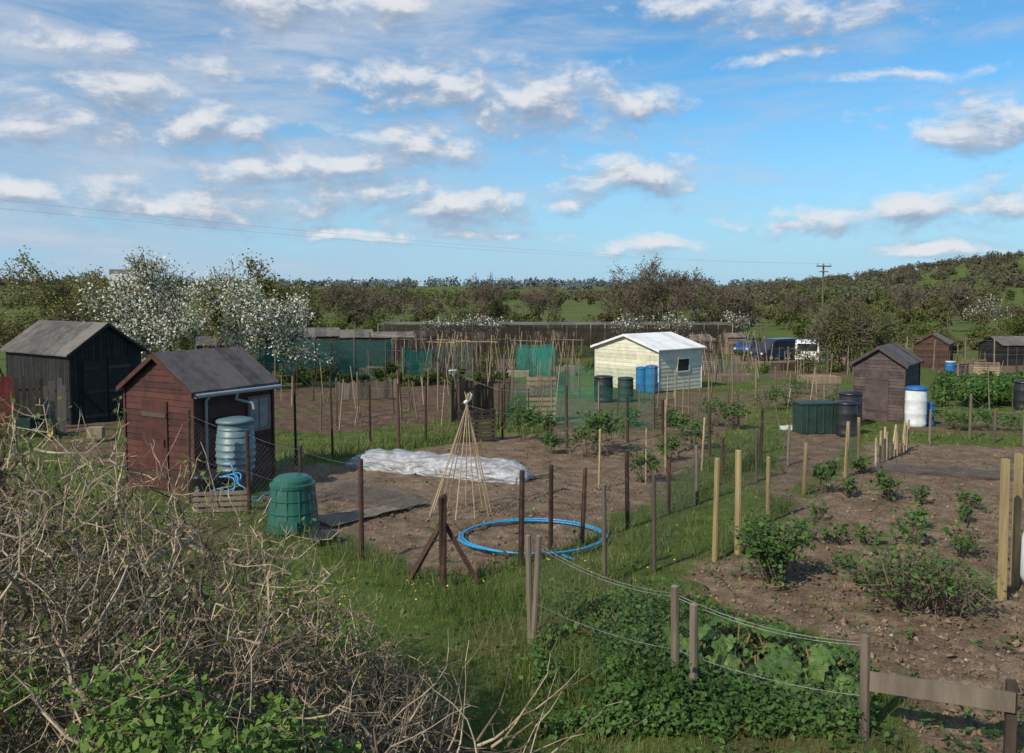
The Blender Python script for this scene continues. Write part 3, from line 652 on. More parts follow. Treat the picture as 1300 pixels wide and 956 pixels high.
for px,py,l in((575,472,3.),(625,470,3.),(668,474,2.5),(720,470,2.5),(560,480,2.),(700,465,2.),(520,468,2.5),(890,466,2.),(600,478,3.),(400,470,2.5),(905,476,2.5),(960,468,2.)):
    p=G(px,py); q=MB(); k=int(l/.28)
    for i in range(k):
        x_=l*i/k-l/2
        for s_ in(-1,1): q.tubes([(x_,s_*.5,0)],[(x_+rng.normal()*.15,-s_*.12,2.2+rng.random()*.7)],.024,.018,[m_cane,m_wood,m_rust][i%3],4)
    q.tubes([(-l/2-.1,0,2.2)],[(l/2+.1,0,2.22)],.025,.025,m_cane,4); q.build('bean_cane_frame',p,rng.uniform(-.7,.7))
q=MB(); q.box((0,0,1.2),(1.3,.05,.9),m_yel); q.tubes([(-.5,0,0),(.5,0,0)],[(-.5,0,.8),(.5,0,.8)],.05,.05,m_wood,4); q.build('notice_board',G(1172,466))
q=MB(); q.lathe([(0,0),(.2,.0),(.26,.15),(.24,.6),(.16,.8),(.07,.9),(.1,1.0),(0,.97)],m_whitep,n=14);q.build('white_sack',G(1322,745),smooth=True)

# ------------------------------------------------------------ vehicles
def vehicle(name,loc,rz,kind,mat):
    e=group(name,loc,rz)
    if kind=='van': Lb,Wb,pr=4.6,1.85,[(-2.3,.3),(2.25,.3),(2.3,.75),(2.1,1.0),(1.55,1.15),(.95,1.85),(.6,2.0),(-2.1,2.02),(-2.28,1.85)]; win=[[(1.35,1.18),(.88,1.78),(.5,1.78),(.5,1.18)],[(.38,1.18),(.38,1.78),(-.7,1.78),(-.7,1.18)],[(-.82,1.18),(-.82,1.78),(-2.0,1.78),(-2.05,1.18)]]; ws=((1.52,1.17),(.98,1.83)); rw=((-2.31,1.2),(-2.29,1.8))
    else: Lb,Wb,pr=4.2,1.75,[(-2.1,.3),(2.05,.3),(2.1,.7),(1.95,.85),(1.05,.98),(.35,1.42),(-.1,1.47),(-1.1,1.45),(-1.75,1.0),(-2.08,.9)]; win=[[(.9,1.0),(.3,1.36),(-.1,1.38),(-.1,1.0)],[(-.2,1.0),(-.2,1.38),(-1.05,1.36),(-1.5,1.0)]]; ws=((1.02,1.0),(.38,1.4)); rw=((-1.72,1.03),(-1.15,1.42))
    q=MB(); q.prism(pr,-Wb/2,Wb/2,mat); q.build('body',parent=e,bevel=.06)
    q=MB()
    for w in win:
        for s_ in(-1,1):
            y_=s_*(Wb/2+.006); q.add([(x_,y_,z_) for x_,z_ in w],[[0,1,2,3]],m_dglass)
    for (x0,z0),(x1,z1),o_ in((ws[0],ws[1],.02),(rw[0],rw[1],-.02)): q.quad((x0+o_,-Wb*.42,z0),(x0+o_,Wb*.42,z0),(x1+o_,Wb*.4,z1),(x1+o_,-Wb*.4,z1),m_dglass)
    q.build('windows',parent=e)
    q=MB()
    for x_ in(-Lb*.31,Lb*.31):
        for s_ in(-1,1):
            y_=s_*(Wb/2-.1)
            q.tubes([(x_,y_-.12,.34)],[(x_,y_+.13,.34)],.34,.34,m_tyre,18); q.tubes([(x_,y_+s_*.13,.34)],[(x_,y_+s_*.135,.34)],.34,.2,m_tyre,18) if s_>0 else q.tubes([(x_,y_-.125,.34)],[(x_,y_-.12,.34)],.2,.34,m_tyre,18)
            q.tubes([(x_,y_+s_*.136,.34)],[(x_,y_+s_*.14,.34)],.2,.001,m_plast,12)
    q.build('wheels',parent=e)
    q=MB()
    for s_ in(-1,1):
        q.box((Lb/2-.02,s_*Wb*.38,.72),(.06,.3,.16),m_whitep); q.box((-Lb/2+.0,s_*Wb*.43,.95),(.05,.14,.3),m_red_l); q.box((Lb*.2,s_*(Wb/2+.1),1.1),(.1,.18,.14),m_blackp)
    q.box((Lb/2,0,.42),(.08,Wb*.95,.16),m_blackp); q.box((-Lb/2,0,.42),(.08,Wb*.95,.16),m_blackp); q.box((-Lb/2-.035,0,.62),(.02,.5,.11),m_yelp); q.build('lights_and_bumpers',parent=e)
vehicle('dark_van',D(986,76),radians(205),'van',m_vanb); vehicle('white_van',D(1027,70),radians(68),'van',m_vanw); vehicle('blue_car',D(948,92),radians(240),'car',m_carb)

# ------------------------------------------------------------ trees & plants
def grow(p,d,L_,r,dep,maxd,segs,tips,spread,up,kids,rs,rmin):
    d=d/np.linalg.norm(d); n=3
    for i in range(n):
        d=d+rs.normal(size=3)*.13+np.array([0,0,up]); d/=np.linalg.norm(d); p2=p+d*L_/n; r2=max(r*.86,rmin); segs.append((p,p2,max(r,rmin),r2)); 
        if dep>=maxd-2: tips.append(p2)
        if i==1 and dep<maxd and dep>0: grow(p2,d+rs.normal(size=3)*spread*1.2,L_*.6,r*.5,dep+1,maxd,segs,tips,spread,up,kids,rs,rmin)
        p=p2;r=r2
    if dep<maxd:
        for k in range(rs.integers(kids[0],kids[1]+1)): grow(p,d+rs.normal(size=3)*spread,L_*rs.uniform(.62,.85),r*.66,dep+1,maxd,segs,tips,spread,up,kids,rs,rmin)
def tree(name,loc,h,seed,bark,leaf,nleaf,ls,maxd=5,spread=.55,up=.05,kids=(2,3),stems=1,rmin=.01,trunk=.06,sp=.2,leaf2=None,wide=1.,lowz=.18):
    rs=np.random.default_rng(seed); segs=[];tips=[]
    for s_ in range(stems):
        d=np.array([rs.normal()*.35*(stems>1),rs.normal()*.35*(stems>1),1.]); grow(np.array([rs.normal()*.25*(stems>1),rs.normal()*.25*(stems>1),-.1]),d,h*.27,h*trunk/2*(.6 if stems>1 else 1),0,maxd,segs,tips,spread,up,kids,rs,rmin)
    A=np.array([s_[0] for s_ in segs]);B=np.array([s_[1] for s_ in segs]);R0=np.array([s_[2] for s_ in segs]);R1=np.array([s_[3] for s_ in segs]); T=np.array(tips)
    sc=h/max(B[:,2].max(),.1); scv=np.array([sc*wide,sc*wide,sc])
    A,B,T=A*scv,B*scv,T*scv
    q=MB(); q.tubes(A,B,R0,R1,bark,4)
    if nleaf:
        P=T[rng.integers(0,len(T),nleaf)]+rng.normal(size=(nleaf,3))*sp; P=P[P[:,2]>h*lowz]; k=len(P)
        if leaf2: q.leaves(P[:k*2//3],ls,leaf,.8); q.leaves(P[k*2//3:],ls,leaf2,.7)
        else: q.leaves(P,ls,leaf,.75)
    return q.build(name,loc)
tree('blossom_tree',D(236,40),6.8,5,m_bark,l_blossom,14000,.11,5,.6,.04,(2,3),3,.018,.05,.2,l_ygreen,1.)
tree('blossom_tree',D(182,44),5.4,8,m_bark,l_blossom,4000,.11,5,.6,.03,(2,3),2,.018,.05,.2,l_ygreen,.85)
tree('budding_tree',D(62,42),6.9,9,m_bark,l_ygreen,5500,.11,5,.6,.03,(2,3),1,.018,.05,.2,None,1.1)
tree('budding_tree',D(12,48),5.8,10,m_bark,l_far2,5000,.15,5,.6,.03,(2,3),2,.02,.05,.3,l_ygreen,1.2)
tree('green_tree',D(298,52),7.6,12,m_bark,l_ygreen,9000,.17,5,.6,.03,(2,3),2,.03,.05,.35,l_far2,.95)
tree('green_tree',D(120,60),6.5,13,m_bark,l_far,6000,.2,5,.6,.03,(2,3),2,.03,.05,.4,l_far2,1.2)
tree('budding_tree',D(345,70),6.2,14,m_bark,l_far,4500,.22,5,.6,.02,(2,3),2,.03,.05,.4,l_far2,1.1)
tree('hedge_bush',D(1072,58),5.4,15,m_barkfar,l_far2,7500,.13,5,.6,.04,(2,3),6,.02,.03,.3,l_far,1.1,.02)
tree('hedge_bush',D(1108,62),4.2,16,m_barkfar,l_far2,3500,.14,5,.6,.04,(2,3),4,.02,.03,.3,l_far,1.1,.02)
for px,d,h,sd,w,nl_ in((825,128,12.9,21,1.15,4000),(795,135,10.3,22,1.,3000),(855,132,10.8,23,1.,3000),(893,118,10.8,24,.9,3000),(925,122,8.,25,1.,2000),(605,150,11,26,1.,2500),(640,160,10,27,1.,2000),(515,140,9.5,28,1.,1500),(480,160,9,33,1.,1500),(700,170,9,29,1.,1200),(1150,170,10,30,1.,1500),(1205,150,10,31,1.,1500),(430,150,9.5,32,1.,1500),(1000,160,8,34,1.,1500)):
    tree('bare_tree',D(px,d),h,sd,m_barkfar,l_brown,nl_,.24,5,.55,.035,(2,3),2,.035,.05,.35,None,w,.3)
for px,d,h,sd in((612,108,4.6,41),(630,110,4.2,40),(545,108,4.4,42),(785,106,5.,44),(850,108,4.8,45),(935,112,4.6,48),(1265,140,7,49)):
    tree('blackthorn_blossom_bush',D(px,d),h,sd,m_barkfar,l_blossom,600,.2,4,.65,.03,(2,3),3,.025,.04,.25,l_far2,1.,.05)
def canopy(name,T,mat,lobes=6,per=70,ls=.6):
    q=MB(); T=np.array(T); C=np.repeat(T,lobes,0); k=len(C)
    off=rng.normal(size=(k,3)); off/=np.linalg.norm(off,axis=1,keepdims=True); off*=rng.random((k,1))**.5*.62
    cen=C[:,:3]+np.array([0,0,1.])*C[:,4:5]*.55+off*np.stack([C[:,3],C[:,3],C[:,4]*.5],1); rad=C[:,3:4]*rng.uniform(.3,.55,(k,1))
    cc=np.repeat(cen,per,0); rr=np.repeat(rad,per,0); v=rng.normal(size=(k*per,3)); v/=np.linalg.norm(v,axis=1,keepdims=True)
    P=cc+v*rr*rng.uniform(.65,1.1,(k*per,1)); 
    q.leaves(P,ls*np.ones(k*per),mat,.8,v)
    return q.build(name)
def band(pa,pb,n,d0,d1,h0,h1,w):
    o_=[]
    for i in range(n):
        px=rng.uniform(pa,pb); d=rng.uniform(d0,d1); p=D(px,d); h=rng.uniform(h0,h1)*rng.uniform(.7,1.15); o_.append([p[0],p[1],p[2]-.3,h*w*rng.uniform(.8,1.2),h])
    return o_
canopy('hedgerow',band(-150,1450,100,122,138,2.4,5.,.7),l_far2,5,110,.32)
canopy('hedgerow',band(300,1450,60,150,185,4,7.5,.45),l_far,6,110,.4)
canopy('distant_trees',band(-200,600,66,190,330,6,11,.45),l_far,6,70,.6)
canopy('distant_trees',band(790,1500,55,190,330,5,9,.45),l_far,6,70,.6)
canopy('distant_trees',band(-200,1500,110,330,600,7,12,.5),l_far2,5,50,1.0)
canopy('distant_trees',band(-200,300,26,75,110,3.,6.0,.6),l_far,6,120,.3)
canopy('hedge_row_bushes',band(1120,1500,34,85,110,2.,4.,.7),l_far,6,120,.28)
T=[]
for i in range(2300):
    x=rng.uniform(60,1000);y=rng.uniform(430,1050)
    if abs(x/y)<.75 and (fbm(np.array(x/110.),np.array(y/110.),5)>.40 or y>840): h=rng.uniform(4,12); T.append([x,y,float(H(x,y))-1,h*.7,h])
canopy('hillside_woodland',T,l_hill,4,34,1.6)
T=[]
for i in range(450):
    x=rng.uniform(-700,60);y=rng.uniform(560,1000)
    if abs(x/y)<.75: h=rng.uniform(5,9); T.append([x,y,float(H(x,y))-1,h*.75,h])
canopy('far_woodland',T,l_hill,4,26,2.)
T=[]
for i in range(420):
    x=rng.uniform(-1500,1500);y=rng.uniform(1700,2050); h=rng.uniform(8,14); T.append([x,y,float(H(x,y))-1,h*2,h])
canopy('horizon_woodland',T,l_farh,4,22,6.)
for px in(140,152,170):
    p=D(px,600); p[2]=float(H(p[0],p[1])); shed('distant_white_house',p[:2],radians(20),9,7,9,12,m_whiter,m_felt2,-1,step=1.5)

pA=D(1044,107); q=MB(); zt=ZT(338,107); q.tubes([pA-[0,0,.5]],[[pA[0],pA[1],zt+.3]],.17,.12,m_bark,8)
q.box((pA[0],pA[1]-.15,zt),(2.2,.16,.16),m_bark,rz=.3)
q.box((pA[0],pA[1]-.15,zt-.7),(1.3,.12,.12),m_bark,rz=.3)
for x_ in(-.95,0,.95): q.tubes([(pA[0]+x_*cos(.3),pA[1]-.15+x_*sin(.3),zt+.05)],[(pA[0]+x_*cos(.3),pA[1]-.15+x_*sin(.3),zt+.4)],.07,.05,m_plast,6)
q.build('utility_pole')
pB=np.array([-43.,45.,float(H(-43,45))]); q=MB(); q.tubes([pB-[0,0,.5]],[[pB[0],pB[1],9.9]],.16,.11,m_bark,8); q.box((pB[0],pB[1],9.6),(2.1,.14,.14),m_bark,rz=.5); q.build('utility_pole')
q=MB()
for x_ in(-.95,.95):
    A=np.array([pB[0]+x_*.88,pB[1]+x_*.48,9.75+.25*x_]); B=np.array([pA[0]+x_*.88,pA[1]-.15+x_*.48,zt+.35]); t=np.linspace(0,1,30)[:,None]; P=A*(1-t)+B*t; P[:,2]-=1.1*4*(t*(1-t))[:,0]; q.path(P,.006,m_pwire,4)
q.build('overhead_cables')

def clump(name,px,base,r,h,n,ls,leaf,stems=12,bark=m_twigd):
    p=G(px,base); q=MB(); A=[];B=[]
    pts=[]
    for i in range(stems):
        t=rng.uniform(0,2*pi); rr=r*rng.random()**.5; e_=np.array([rr*cos(t),rr*sin(t),h*rng.uniform(.6,1)]); st=e_*np.array([.25,.25,0]); m_=(st+e_)/2+rng.normal(size=3)*.05*r
        A+=[st,m_];B+=[m_,e_]; 
        for k in range(5): f=rng.uniform(.3,1); pts.append(m_*(1-f)+e_*f); 
        for k in range(2):
            b2=e_*rng.uniform(.5,.9); e3=b2+rng.normal(size=3)*r*.3; e3[2]=abs(e3[2]); A.append(b2);B.append(e3);pts.append(e3)
    q.tubes(A,B,.007,.003,bark,4); pts=np.array(pts); P=pts[rng.integers(0,len(pts),n)]+rng.normal(size=(n,3))*r*.12; P[:,2]=np.abs(P[:,2])+.02
    q.leaves(P,ls,leaf,.75,np.array([[0,-.2,.8]])); return q.build(name,p)
clump('currant_bush',980,738,.48,.75,1500,.065,l_lush,40)
clump('currant_bush',1150,770,.8,.65,750,.055,l_lush,44,m_twigd); clump('currant_bush',1200,776,.6,.55,520,.05,l_lush,32,m_twigd)
for px,b_,r,h,n in((1046,625,.28,.7,220),(1127,634,.3,.5,260),(1076,630,.18,.35,100),(1230,645,.2,.3,110),(1160,690,.28,.35,120),(1165,668,.22,.3,80),(1225,705,.35,.42,110),(1100,690,.22,.25,70),(1015,685,.25,.3,110),(1170,640,.2,.3,70),(1060,690,.22,.25,80),(1040,660,.2,.25,60),(1225,662,.15,.25,50),(1090,740,.15,.15,35),(1070,720,.15,.15,30),
    (665,558,.5,1.1,400),(690,562,.45,1.0,320),(757,572,.4,1.2,320),(775,575,.35,1.1,260),(745,580,.4,.9,220),(820,612,.45,.7,320),(880,570,.5,.8,300),(930,545,.5,.9,300),(905,540,.6,.9,300),(868,555,.5,.7,250),(1215,545,.8,.6,400),(700,575,.3,.5,160),(850,585,.35,.6,200),
    (970,520,.6,.9,280),(1000,515,.7,.8,280),(1015,500,.8,.8,280),(650,540,.5,.8,250),(1095,600,.3,.3,100),(1270,545,.7,.5,300),(840,540,.5,.6,200),(800,540,.5,.6,200),(1050,515,.6,.6,200)):
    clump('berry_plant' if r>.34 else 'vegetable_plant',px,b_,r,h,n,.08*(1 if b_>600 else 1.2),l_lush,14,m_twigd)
T=[]
for i in range(60): p=G(rng.uniform(1185,1330),rng.uniform(492,520)); T.append([p[0],p[1],p[2]-.1,.6,1.1])
canopy('green_hedge',T,l_lush,5,60,.13)
T=[]
for i in range(40): p=G(rng.uniform(330,640),rng.uniform(480,492)); T.append([p[0],p[1],p[2]-.1,.5,.5+.5*rng.random()])
for i in range(60): p=G(rng.uniform(330,1100),rng.uniform(450,478)); T.append([p[0],p[1],p[2]-.1,.8,.5+.7*rng.random()])
canopy('low_bushes',T,l_far2,4,50,.16)
def bigleaf(q,c,R,tilt,az,mat,root):
    na=26;V=[(0,0,0)]; ph=rng.uniform(0,6)
    for k_ in(.25,.5,.75,1.):
        for i in range(na):
            t=2*pi*i/na; rr=R*k_*(1+.12*cos(t)-.45*max(0,cos(t-pi))**6)*(1+.1*sin(5*t+ph)*k_+.05*sin(11*t)); rib=.10*abs(sin(3.5*t))*k_
            V.append((rr*cos(t)*1.15,rr*sin(t)*.9,R*(.26*k_*k_*sin(i*2.1+k_*3+ph)*.6+rib+.05*sin(i*1.3+k_*7)-.35*k_*k_+.18*abs(sin(t))*k_)))
    f3=[[0,1+i,1+(i+1)%na] for i in range(na)]; f4=[[1+o_+i,1+o_+na+i,1+o_+na+(i+1)%na,1+o_+(i+1)%na] for o_ in(0,na,2*na) for i in range(na)]
    V=rot(np.array(V),0,tilt,az)+c
    q.add(V,f3,mat); q.Fs.append((np.array(f4)+q.n-len(V),q.mi(mat))); q.tubes([root],[c],.012,.009,m_stalk,5)
m_stalk=M('rhubarb_stalk',(.2,.16,.06),(.2,.06,.04),5,bump=0)
def rhub(name,px,base,n,R,spread,h):
    p=G(px,base); q=MB()
    for i in range(n):
        t=rng.uniform(0,2*pi); rr=spread*rng.random()**.6; c=np.array([rr*cos(t),rr*sin(t),h*rng.uniform(.25,1)*(1-.4*rr/spread)]); bigleaf(q,c,R*rng.uniform(.4,1.2),.25+1.0*rr/spread*rng.uniform(.3,1.5)+rng.normal()*.2,t+rng.normal()*.6,l_rhub,c*np.array([.3,.3,0]))
    return q.build(name,p,smooth=True)
for a_ in((770,810,14,.075,.5,.35),(890,842,24,.105,.45,.42),(935,835,24,.115,.5,.42),(985,848,24,.12,.45,.4),(1035,862,22,.11,.45,.36),(1080,878,16,.10,.4,.3),(855,830,16,.09,.4,.4),(960,872,18,.11,.4,.34)): rhub('rhubarb_plant',*a_)
q=MB(); n=28000; px=rng.uniform(675,1110,n); py=rng.uniform(765,940,n); x,y,z=Gv(px,py); hm=fbm(x*1.6,y*1.6,66); k=(hm>.4)&(py>765+np.clip((px-880)*.35,0,99))&(rng.random(n)<np.where(px>870,.55,1)); P=np.stack([x,y,z+.03+.9*rng.random(n)*np.clip(hm-.3,0,.5)*np.where(px>870,.6,1)],1)[k]; q.leaves(P,.052,l_lush,.6,np.array([[0,-.15,.8]])); q.build('leafy_weeds')

# foreground hedge
ex=[-9,-3.1,-2.6,-2.14,-1.43,-1.1,-.8,-.5,-.3]; ez=[2.75,2.5,2.3,1.96,1.58,1.28,.95,.35,0.]
def env(x,y): return np.interp(x,ex,ez)+.42*(vn(x*2.3,y*2.3,31)-.5)+.25*(vn(x*6,y*6,33)-.5)-.10*np.abs(y-4.9)
def twigs(q,n,mat,r,zlo,zhi,steps,sl,up=.1,lim=.08,sd=.38):
    x=rng.uniform(-6.5,-.45,n);y=rng.uniform(3.7,6.0,n);zz=env(x,y)*rng.uniform(zlo,zhi,n); P=np.stack([x,y,zz-.2],1)
    d=rng.normal(size=(n,3)); d[:,2]+=.35; d/=np.linalg.norm(d,axis=1,keepdims=True); R=r*rng.uniform(.6,1.4,n); pts=[]
    for s_ in range(steps):
        d=d+rng.normal(size=(n,3))*sd; d[:,2]+=up; d/=np.linalg.norm(d,axis=1,keepdims=True); P2=P+d*(sl*rng.uniform(.5,1.3,(n,1))); over=P2[:,2]>env(P2[:,0],P2[:,1])+lim; P2[over,2]=P[over,2]-.01
        q.tubes(P,P2,R,R*.8,mat,4)
        sl_=rng.random(n)<.6; dd=d[sl_]+rng.normal(size=(sl_.sum(),3))*.8; dd/=np.linalg.norm(dd,axis=1,keepdims=True); q.tubes(P2[sl_],P2[sl_]+dd*sl*.7,R[sl_]*.6,R[sl_]*.35,mat,3)
        P=P2;R=R*.8; pts.append(P)
    return np.concatenate(pts)
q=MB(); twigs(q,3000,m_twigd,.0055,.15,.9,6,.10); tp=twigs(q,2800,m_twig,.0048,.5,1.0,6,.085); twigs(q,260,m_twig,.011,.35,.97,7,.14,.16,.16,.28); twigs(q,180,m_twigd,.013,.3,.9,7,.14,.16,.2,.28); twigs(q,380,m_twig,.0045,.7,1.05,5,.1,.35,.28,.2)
P=tp[rng.integers(0,len(tp),4500)]+rng.normal(size=(4500,3))*.02; q.leaves(P,.026,l_ygreen,.6)
k=tp[(fbm(tp[:,0]*1.3+4,tp[:,1]+tp[:,2]*1.5,12)>.5)]; P=k[rng.integers(0,len(k),4500)]+rng.normal(size=(4500,3))*.04; q.leaves(P,.038,l_hedge,.6)
n=9000; x=rng.uniform(-6,-.4,n);y=rng.uniform(4.0,6.,n);z=env(x,y)*rng.uniform(.1,.8,n); q.leaves(np.stack([x,y,z],1),.055,l_dry,.55); 
n=15000; x=rng.uniform(-3.4,-.5,n);y=rng.uniform(3.5,4.4,n); z=env(x,y)*rng.uniform(.5,1.0,n)-.1; kk=(fbm(x*2.2,z*2.2+y,45)>.5)&(z<1.66-.25*(y-3.5)+.3*(vn(x*2,y*2,3)-.5)); q.leaves(np.stack([x,y,z],1)[kk],.05,l_hedge,.6,np.array([[0,-.35,.8]]))
q.build('hawthorn_hedge')
q=MB()
for i in range(30):
    px=rng.uniform(500,740); dist=rng.uniform(3.8,4.6); x=(px-650)/F*dist; P=np.array([x-.2,dist,.75]); d=np.array([rng.uniform(-.3,.9),rng.normal()*.3,rng.uniform(.3,1.)]); r=.008
    for s_ in range(7):
        d=d+rng.normal(size=3)*.25; d/=np.linalg.norm(d); P2=P+d*.11; q.tubes([P],[P2],r,r*.8,m_twigd if i%2 else m_twig,5); 
        if rng.random()<.7: dd=d+rng.normal(size=3)*.8; dd/=np.linalg.norm(dd); q.tubes([P2],[P2+dd*.08],r*.6,r*.3,m_twigd,4)
        P=P2;r*=.8
for i in range(14):
    px=rng.uniform(500,740); x=(px-650)/F*4.2-.2; q.tubes([(x*.6-.25,4.5,-.15)],[(x,4.2,.8)],.014,.009,m_twigd,5)
q.build('bare_shrub')

# ------------------------------------------------------------ world
w=bpy.data.worlds.new('World'); scene.world=w; w.use_nodes=True; nt=w.node_tree; nt.nodes.clear(); N=nt.nodes;L=nt.links
SAZ=radians(222); SEL=radians(38)
out=N.new('ShaderNodeOutputWorld'); sky=N.new('ShaderNodeTexSky'); sky.sky_type='NISHITA'; sky.sun_disc=False; sky.sun_elevation=SEL; sky.sun_rotation=SAZ; sky.air_density=1.; sky.dust_density=.3; sky.ozone_density=2.
def wm(op,a,b=0.,c=None):
    n=N.new('ShaderNodeMath'); n.operation=op
    for i,v in enumerate((a,b,c)):
        if v is None: continue
        if hasattr(v,'links'): L.new(v,n.inputs[i])
        else: n.inputs[i].default_value=v
    return n.outputs[0]
def mrange(v,a,b,c,d,sm=True):
    n=N.new('ShaderNodeMapRange'); n.interpolation_type='SMOOTHSTEP' if sm else 'LINEAR'; L.new(v,n.inputs[0])
    for i,q_ in enumerate((a,b,c,d)): n.inputs[i+1].default_value=q_
    return n.outputs[0]
tc=N.new('ShaderNodeTexCoord'); sx=N.new('ShaderNodeSeparateXYZ'); L.new(tc.outputs['Generated'],sx.inputs[0])
az=wm('ARCTAN2',sx.outputs[0],sx.outputs[1]); el=wm('ARCSINE',sx.outputs[2]); cb=N.new('ShaderNodeCombineXYZ'); L.new(az,cb.inputs[0]);L.new(el,cb.inputs[1])
tint=mixc(1.,sky.outputs[0],(.62,1.22,1.48),'MULTIPLY')
bg=N.new('ShaderNodeBackground'); bg.inputs[1].default_value=.1; L.new(tint,bg.inputs[0])
hz=N.new('ShaderNodeBackground'); hz.inputs[0].default_value=(.40,.58,.77,1)
m0=N.new('ShaderNodeMixShader'); L.new(mrange(el,-.05,.27,.97,0.0),m0.inputs[0]); L.new(bg.outputs[0],m0.inputs[1]); L.new(hz.outputs[0],m0.inputs[2])
grp=bpy.data.node_groups.new('cumulus','ShaderNodeTree'); grp.interface.new_socket('P',in_out='INPUT',socket_type='NodeSocketVector'); grp.interface.new_socket('D',in_out='OUTPUT',socket_type='NodeSocketFloat')
gn,gl=grp.nodes,grp.links; gi=gn.new('NodeGroupInput');go=gn.new('NodeGroupOutput')
def vm(op,a,b=None):
    n=gn.new('ShaderNodeVectorMath'); n.operation=op; gl.new(a,n.inputs[0])
    if b is not None:
        if hasattr(b,'links'): gl.new(b,n.inputs[1])
        else: n.inputs[1].default_value=b
    return n
def mm(op,a,b):
    n=gn.new('ShaderNodeMath'); n.operation=op
    for i,v in enumerate((a,b)):
        if hasattr(v,'links'): gl.new(v,n.inputs[i])
        else: n.inputs[i].default_value=v
    return n.outputs[0]
wn=gn.new('ShaderNodeTexNoise'); wn.inputs['Scale'].default_value=9; wn.inputs['Detail'].default_value=2; gl.new(gi.outputs[0],wn.inputs['Vector'])
wv=vm('SUBTRACT',wn.outputs['Color'],(.5,.5,.5)); wv=vm('MULTIPLY',wv.outputs[0],(.07,.03,0)); P=vm('ADD',gi.outputs[0],wv.outputs[0]).outputs[0]
CL=[(370,12,95,28,1),(60,165,85,22,.9),(165,118,60,24,1),(262,168,85,28,1),(520,112,90,30,1),(600,128,95,32,.95),(700,135,110,38,1),(800,132,55,24,.95),(530,192,90,24,1),(440,215,70,20,1),(355,218,90,20,1),(470,243,90,18,1),(790,228,75,28,1),(865,235,25,16,.7),
    (590,266,95,22,1),(240,262,140,22,1),(820,312,55,11,1),(1240,160,80,28,1),(1010,25,150,28,.8),(1190,272,180,18,1),(1170,318,60,10,.9),(1000,283,70,10,.8),(30,240,90,16,.9),(450,297,110,9,.95),(620,300,90,8,.8),(510,20,50,28,.9),(880,10,90,24,.8),(1000,80,110,12,.75),(1140,98,110,7,.7),(100,60,140,22,.7),(300,90,120,18,.65),(720,262,50,10,.8),(-100,120,120,30,1),(1450,210,120,30,1)]
acc=None
for px,py,rx,ry,st in CL:
    az_=math.atan((px-650)/F); el_=math.atan((372-py)/F*cos(az_))
    s1=vm('SUBTRACT',P,(az_,el_,0)); s2=vm('MULTIPLY',s1.outputs[0],(F/(rx*1.35),F/(ry*1.4),0)); l=vm('LENGTH',s2.outputs[0]); v=mm('SUBTRACT',st,l.outputs['Value']) ; acc=v if acc is None else mm('MAXIMUM',acc,v)
mv=vm('MULTIPLY',P,(1,1.8,1)); fn=gn.new('ShaderNodeTexNoise'); fn.inputs['Scale'].default_value=19; fn.inputs['Detail'].default_value=7; fn.inputs['Roughness'].default_value=.59; gl.new(mv.outputs[0],fn.inputs['Vector'])
acc=mm('MAXIMUM',acc,-.5); fz=mm('MULTIPLY',mm('SUBTRACT',fn.outputs['Fac'],.5),2.8); dd=mm('ADD',acc,fz); gl.new(dd,go.inputs[0])
g1=N.new('ShaderNodeGroup'); g1.node_tree=grp; L.new(cb.outputs[0],g1.inputs[0])
of=N.new('ShaderNodeVectorMath'); of.operation='ADD'; of.inputs[1].default_value=(-.006,.016,0); L.new(cb.outputs[0],of.inputs[0]); g2=N.new('ShaderNodeGroup'); g2.node_tree=grp; L.new(of.outputs[0],g2.inputs[0])
dens=mrange(g1.outputs[0],-.1,.95,0,.93); lit=wm('SUBTRACT',g1.outputs[0],g2.outputs[0]); lit=mrange(lit,-.65,.75,0,1)
cr=ramp(nt,[(.27,.35,.48),(.43,.495,.60),(.78,.80,.83)],[0,.45,1]); L.new(lit,cr.inputs[0])
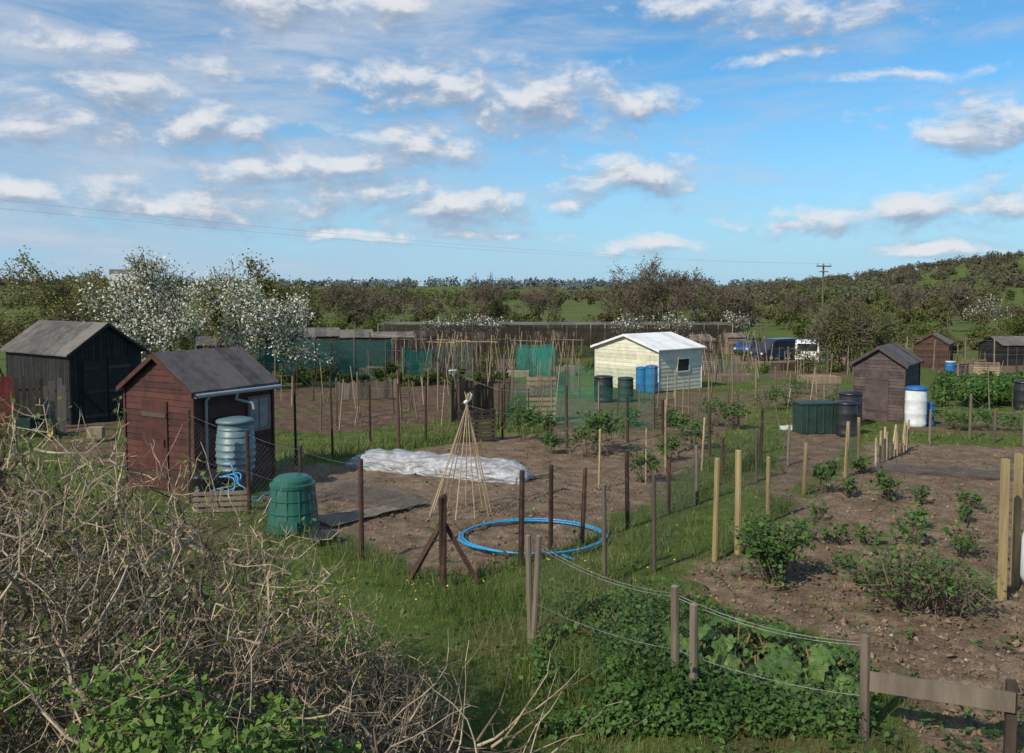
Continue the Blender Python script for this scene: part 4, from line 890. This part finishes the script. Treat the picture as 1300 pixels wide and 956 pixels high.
cb2=N.new('ShaderNodeBackground'); L.new(cr.outputs[0],cb2.inputs[0])
mp=N.new('ShaderNodeMapping'); mp.inputs['Rotation'].default_value=(0,0,-.1); mp.inputs['Scale'].default_value=(2.,10,1); L.new(cb.outputs[0],mp.inputs[0])
cn=N.new('ShaderNodeTexNoise'); cn.inputs['Scale'].default_value=2.4; cn.inputs['Detail'].default_value=9; cn.inputs['Roughness'].default_value=.63; cn.inputs['Distortion'].default_value=.4; L.new(mp.outputs[0],cn.inputs['Vector'])
cv=wm('ADD',wm('ADD',cn.outputs[0],mrange(az,-.6,.4,.24,-.06,False)),mrange(el,.02,.3,-.08,.08,False)); cv=mrange(cv,.40,.86,0,.86)
vr=ramp(nt,[(.34,.45,.62),(.52,.60,.72)],[.35,.65]); L.new(cn.outputs[0],vr.inputs[0])
vb=N.new('ShaderNodeBackground'); L.new(vr.outputs[0],vb.inputs[0])
m1=N.new('ShaderNodeMixShader'); L.new(cv,m1.inputs[0]); L.new(m0.outputs[0],m1.inputs[1]); L.new(vb.outputs[0],m1.inputs[2])
m2=N.new('ShaderNodeMixShader'); L.new(dens,m2.inputs[0]); L.new(m1.outputs[0],m2.inputs[1]); L.new(cb2.outputs[0],m2.inputs[2]); L.new(m2.outputs[0],out.inputs[0])
sun=bpy.data.lights.new('sun','SUN'); sun.energy=5.; sun.angle=radians(.5); sun.color=(1,.92,.8); so_=bpy.data.objects.new('sun',sun); scene.collection.objects.link(so_)
from mathutils import Vector
sd=Vector((sin(SAZ)*cos(SEL),cos(SAZ)*cos(SEL),sin(SEL))); so_.rotation_euler=sd.to_track_quat('Z','Y').to_euler()
cam=bpy.data.cameras.new('camera'); co=bpy.data.objects.new('camera',cam); scene.collection.objects.link(co); co.location=(0,0,CAMZ); co.rotation_euler=(pi/2-pit,0,0)
cam.sensor_width=36; cam.lens=36*F/1300; cam.shift_y=-45/1300.; cam.clip_end=9000; cam.clip_start=.1; scene.camera=co
scene.view_settings.view_transform='Standard'; scene.view_settings.look='None'; scene.view_settings.exposure=0
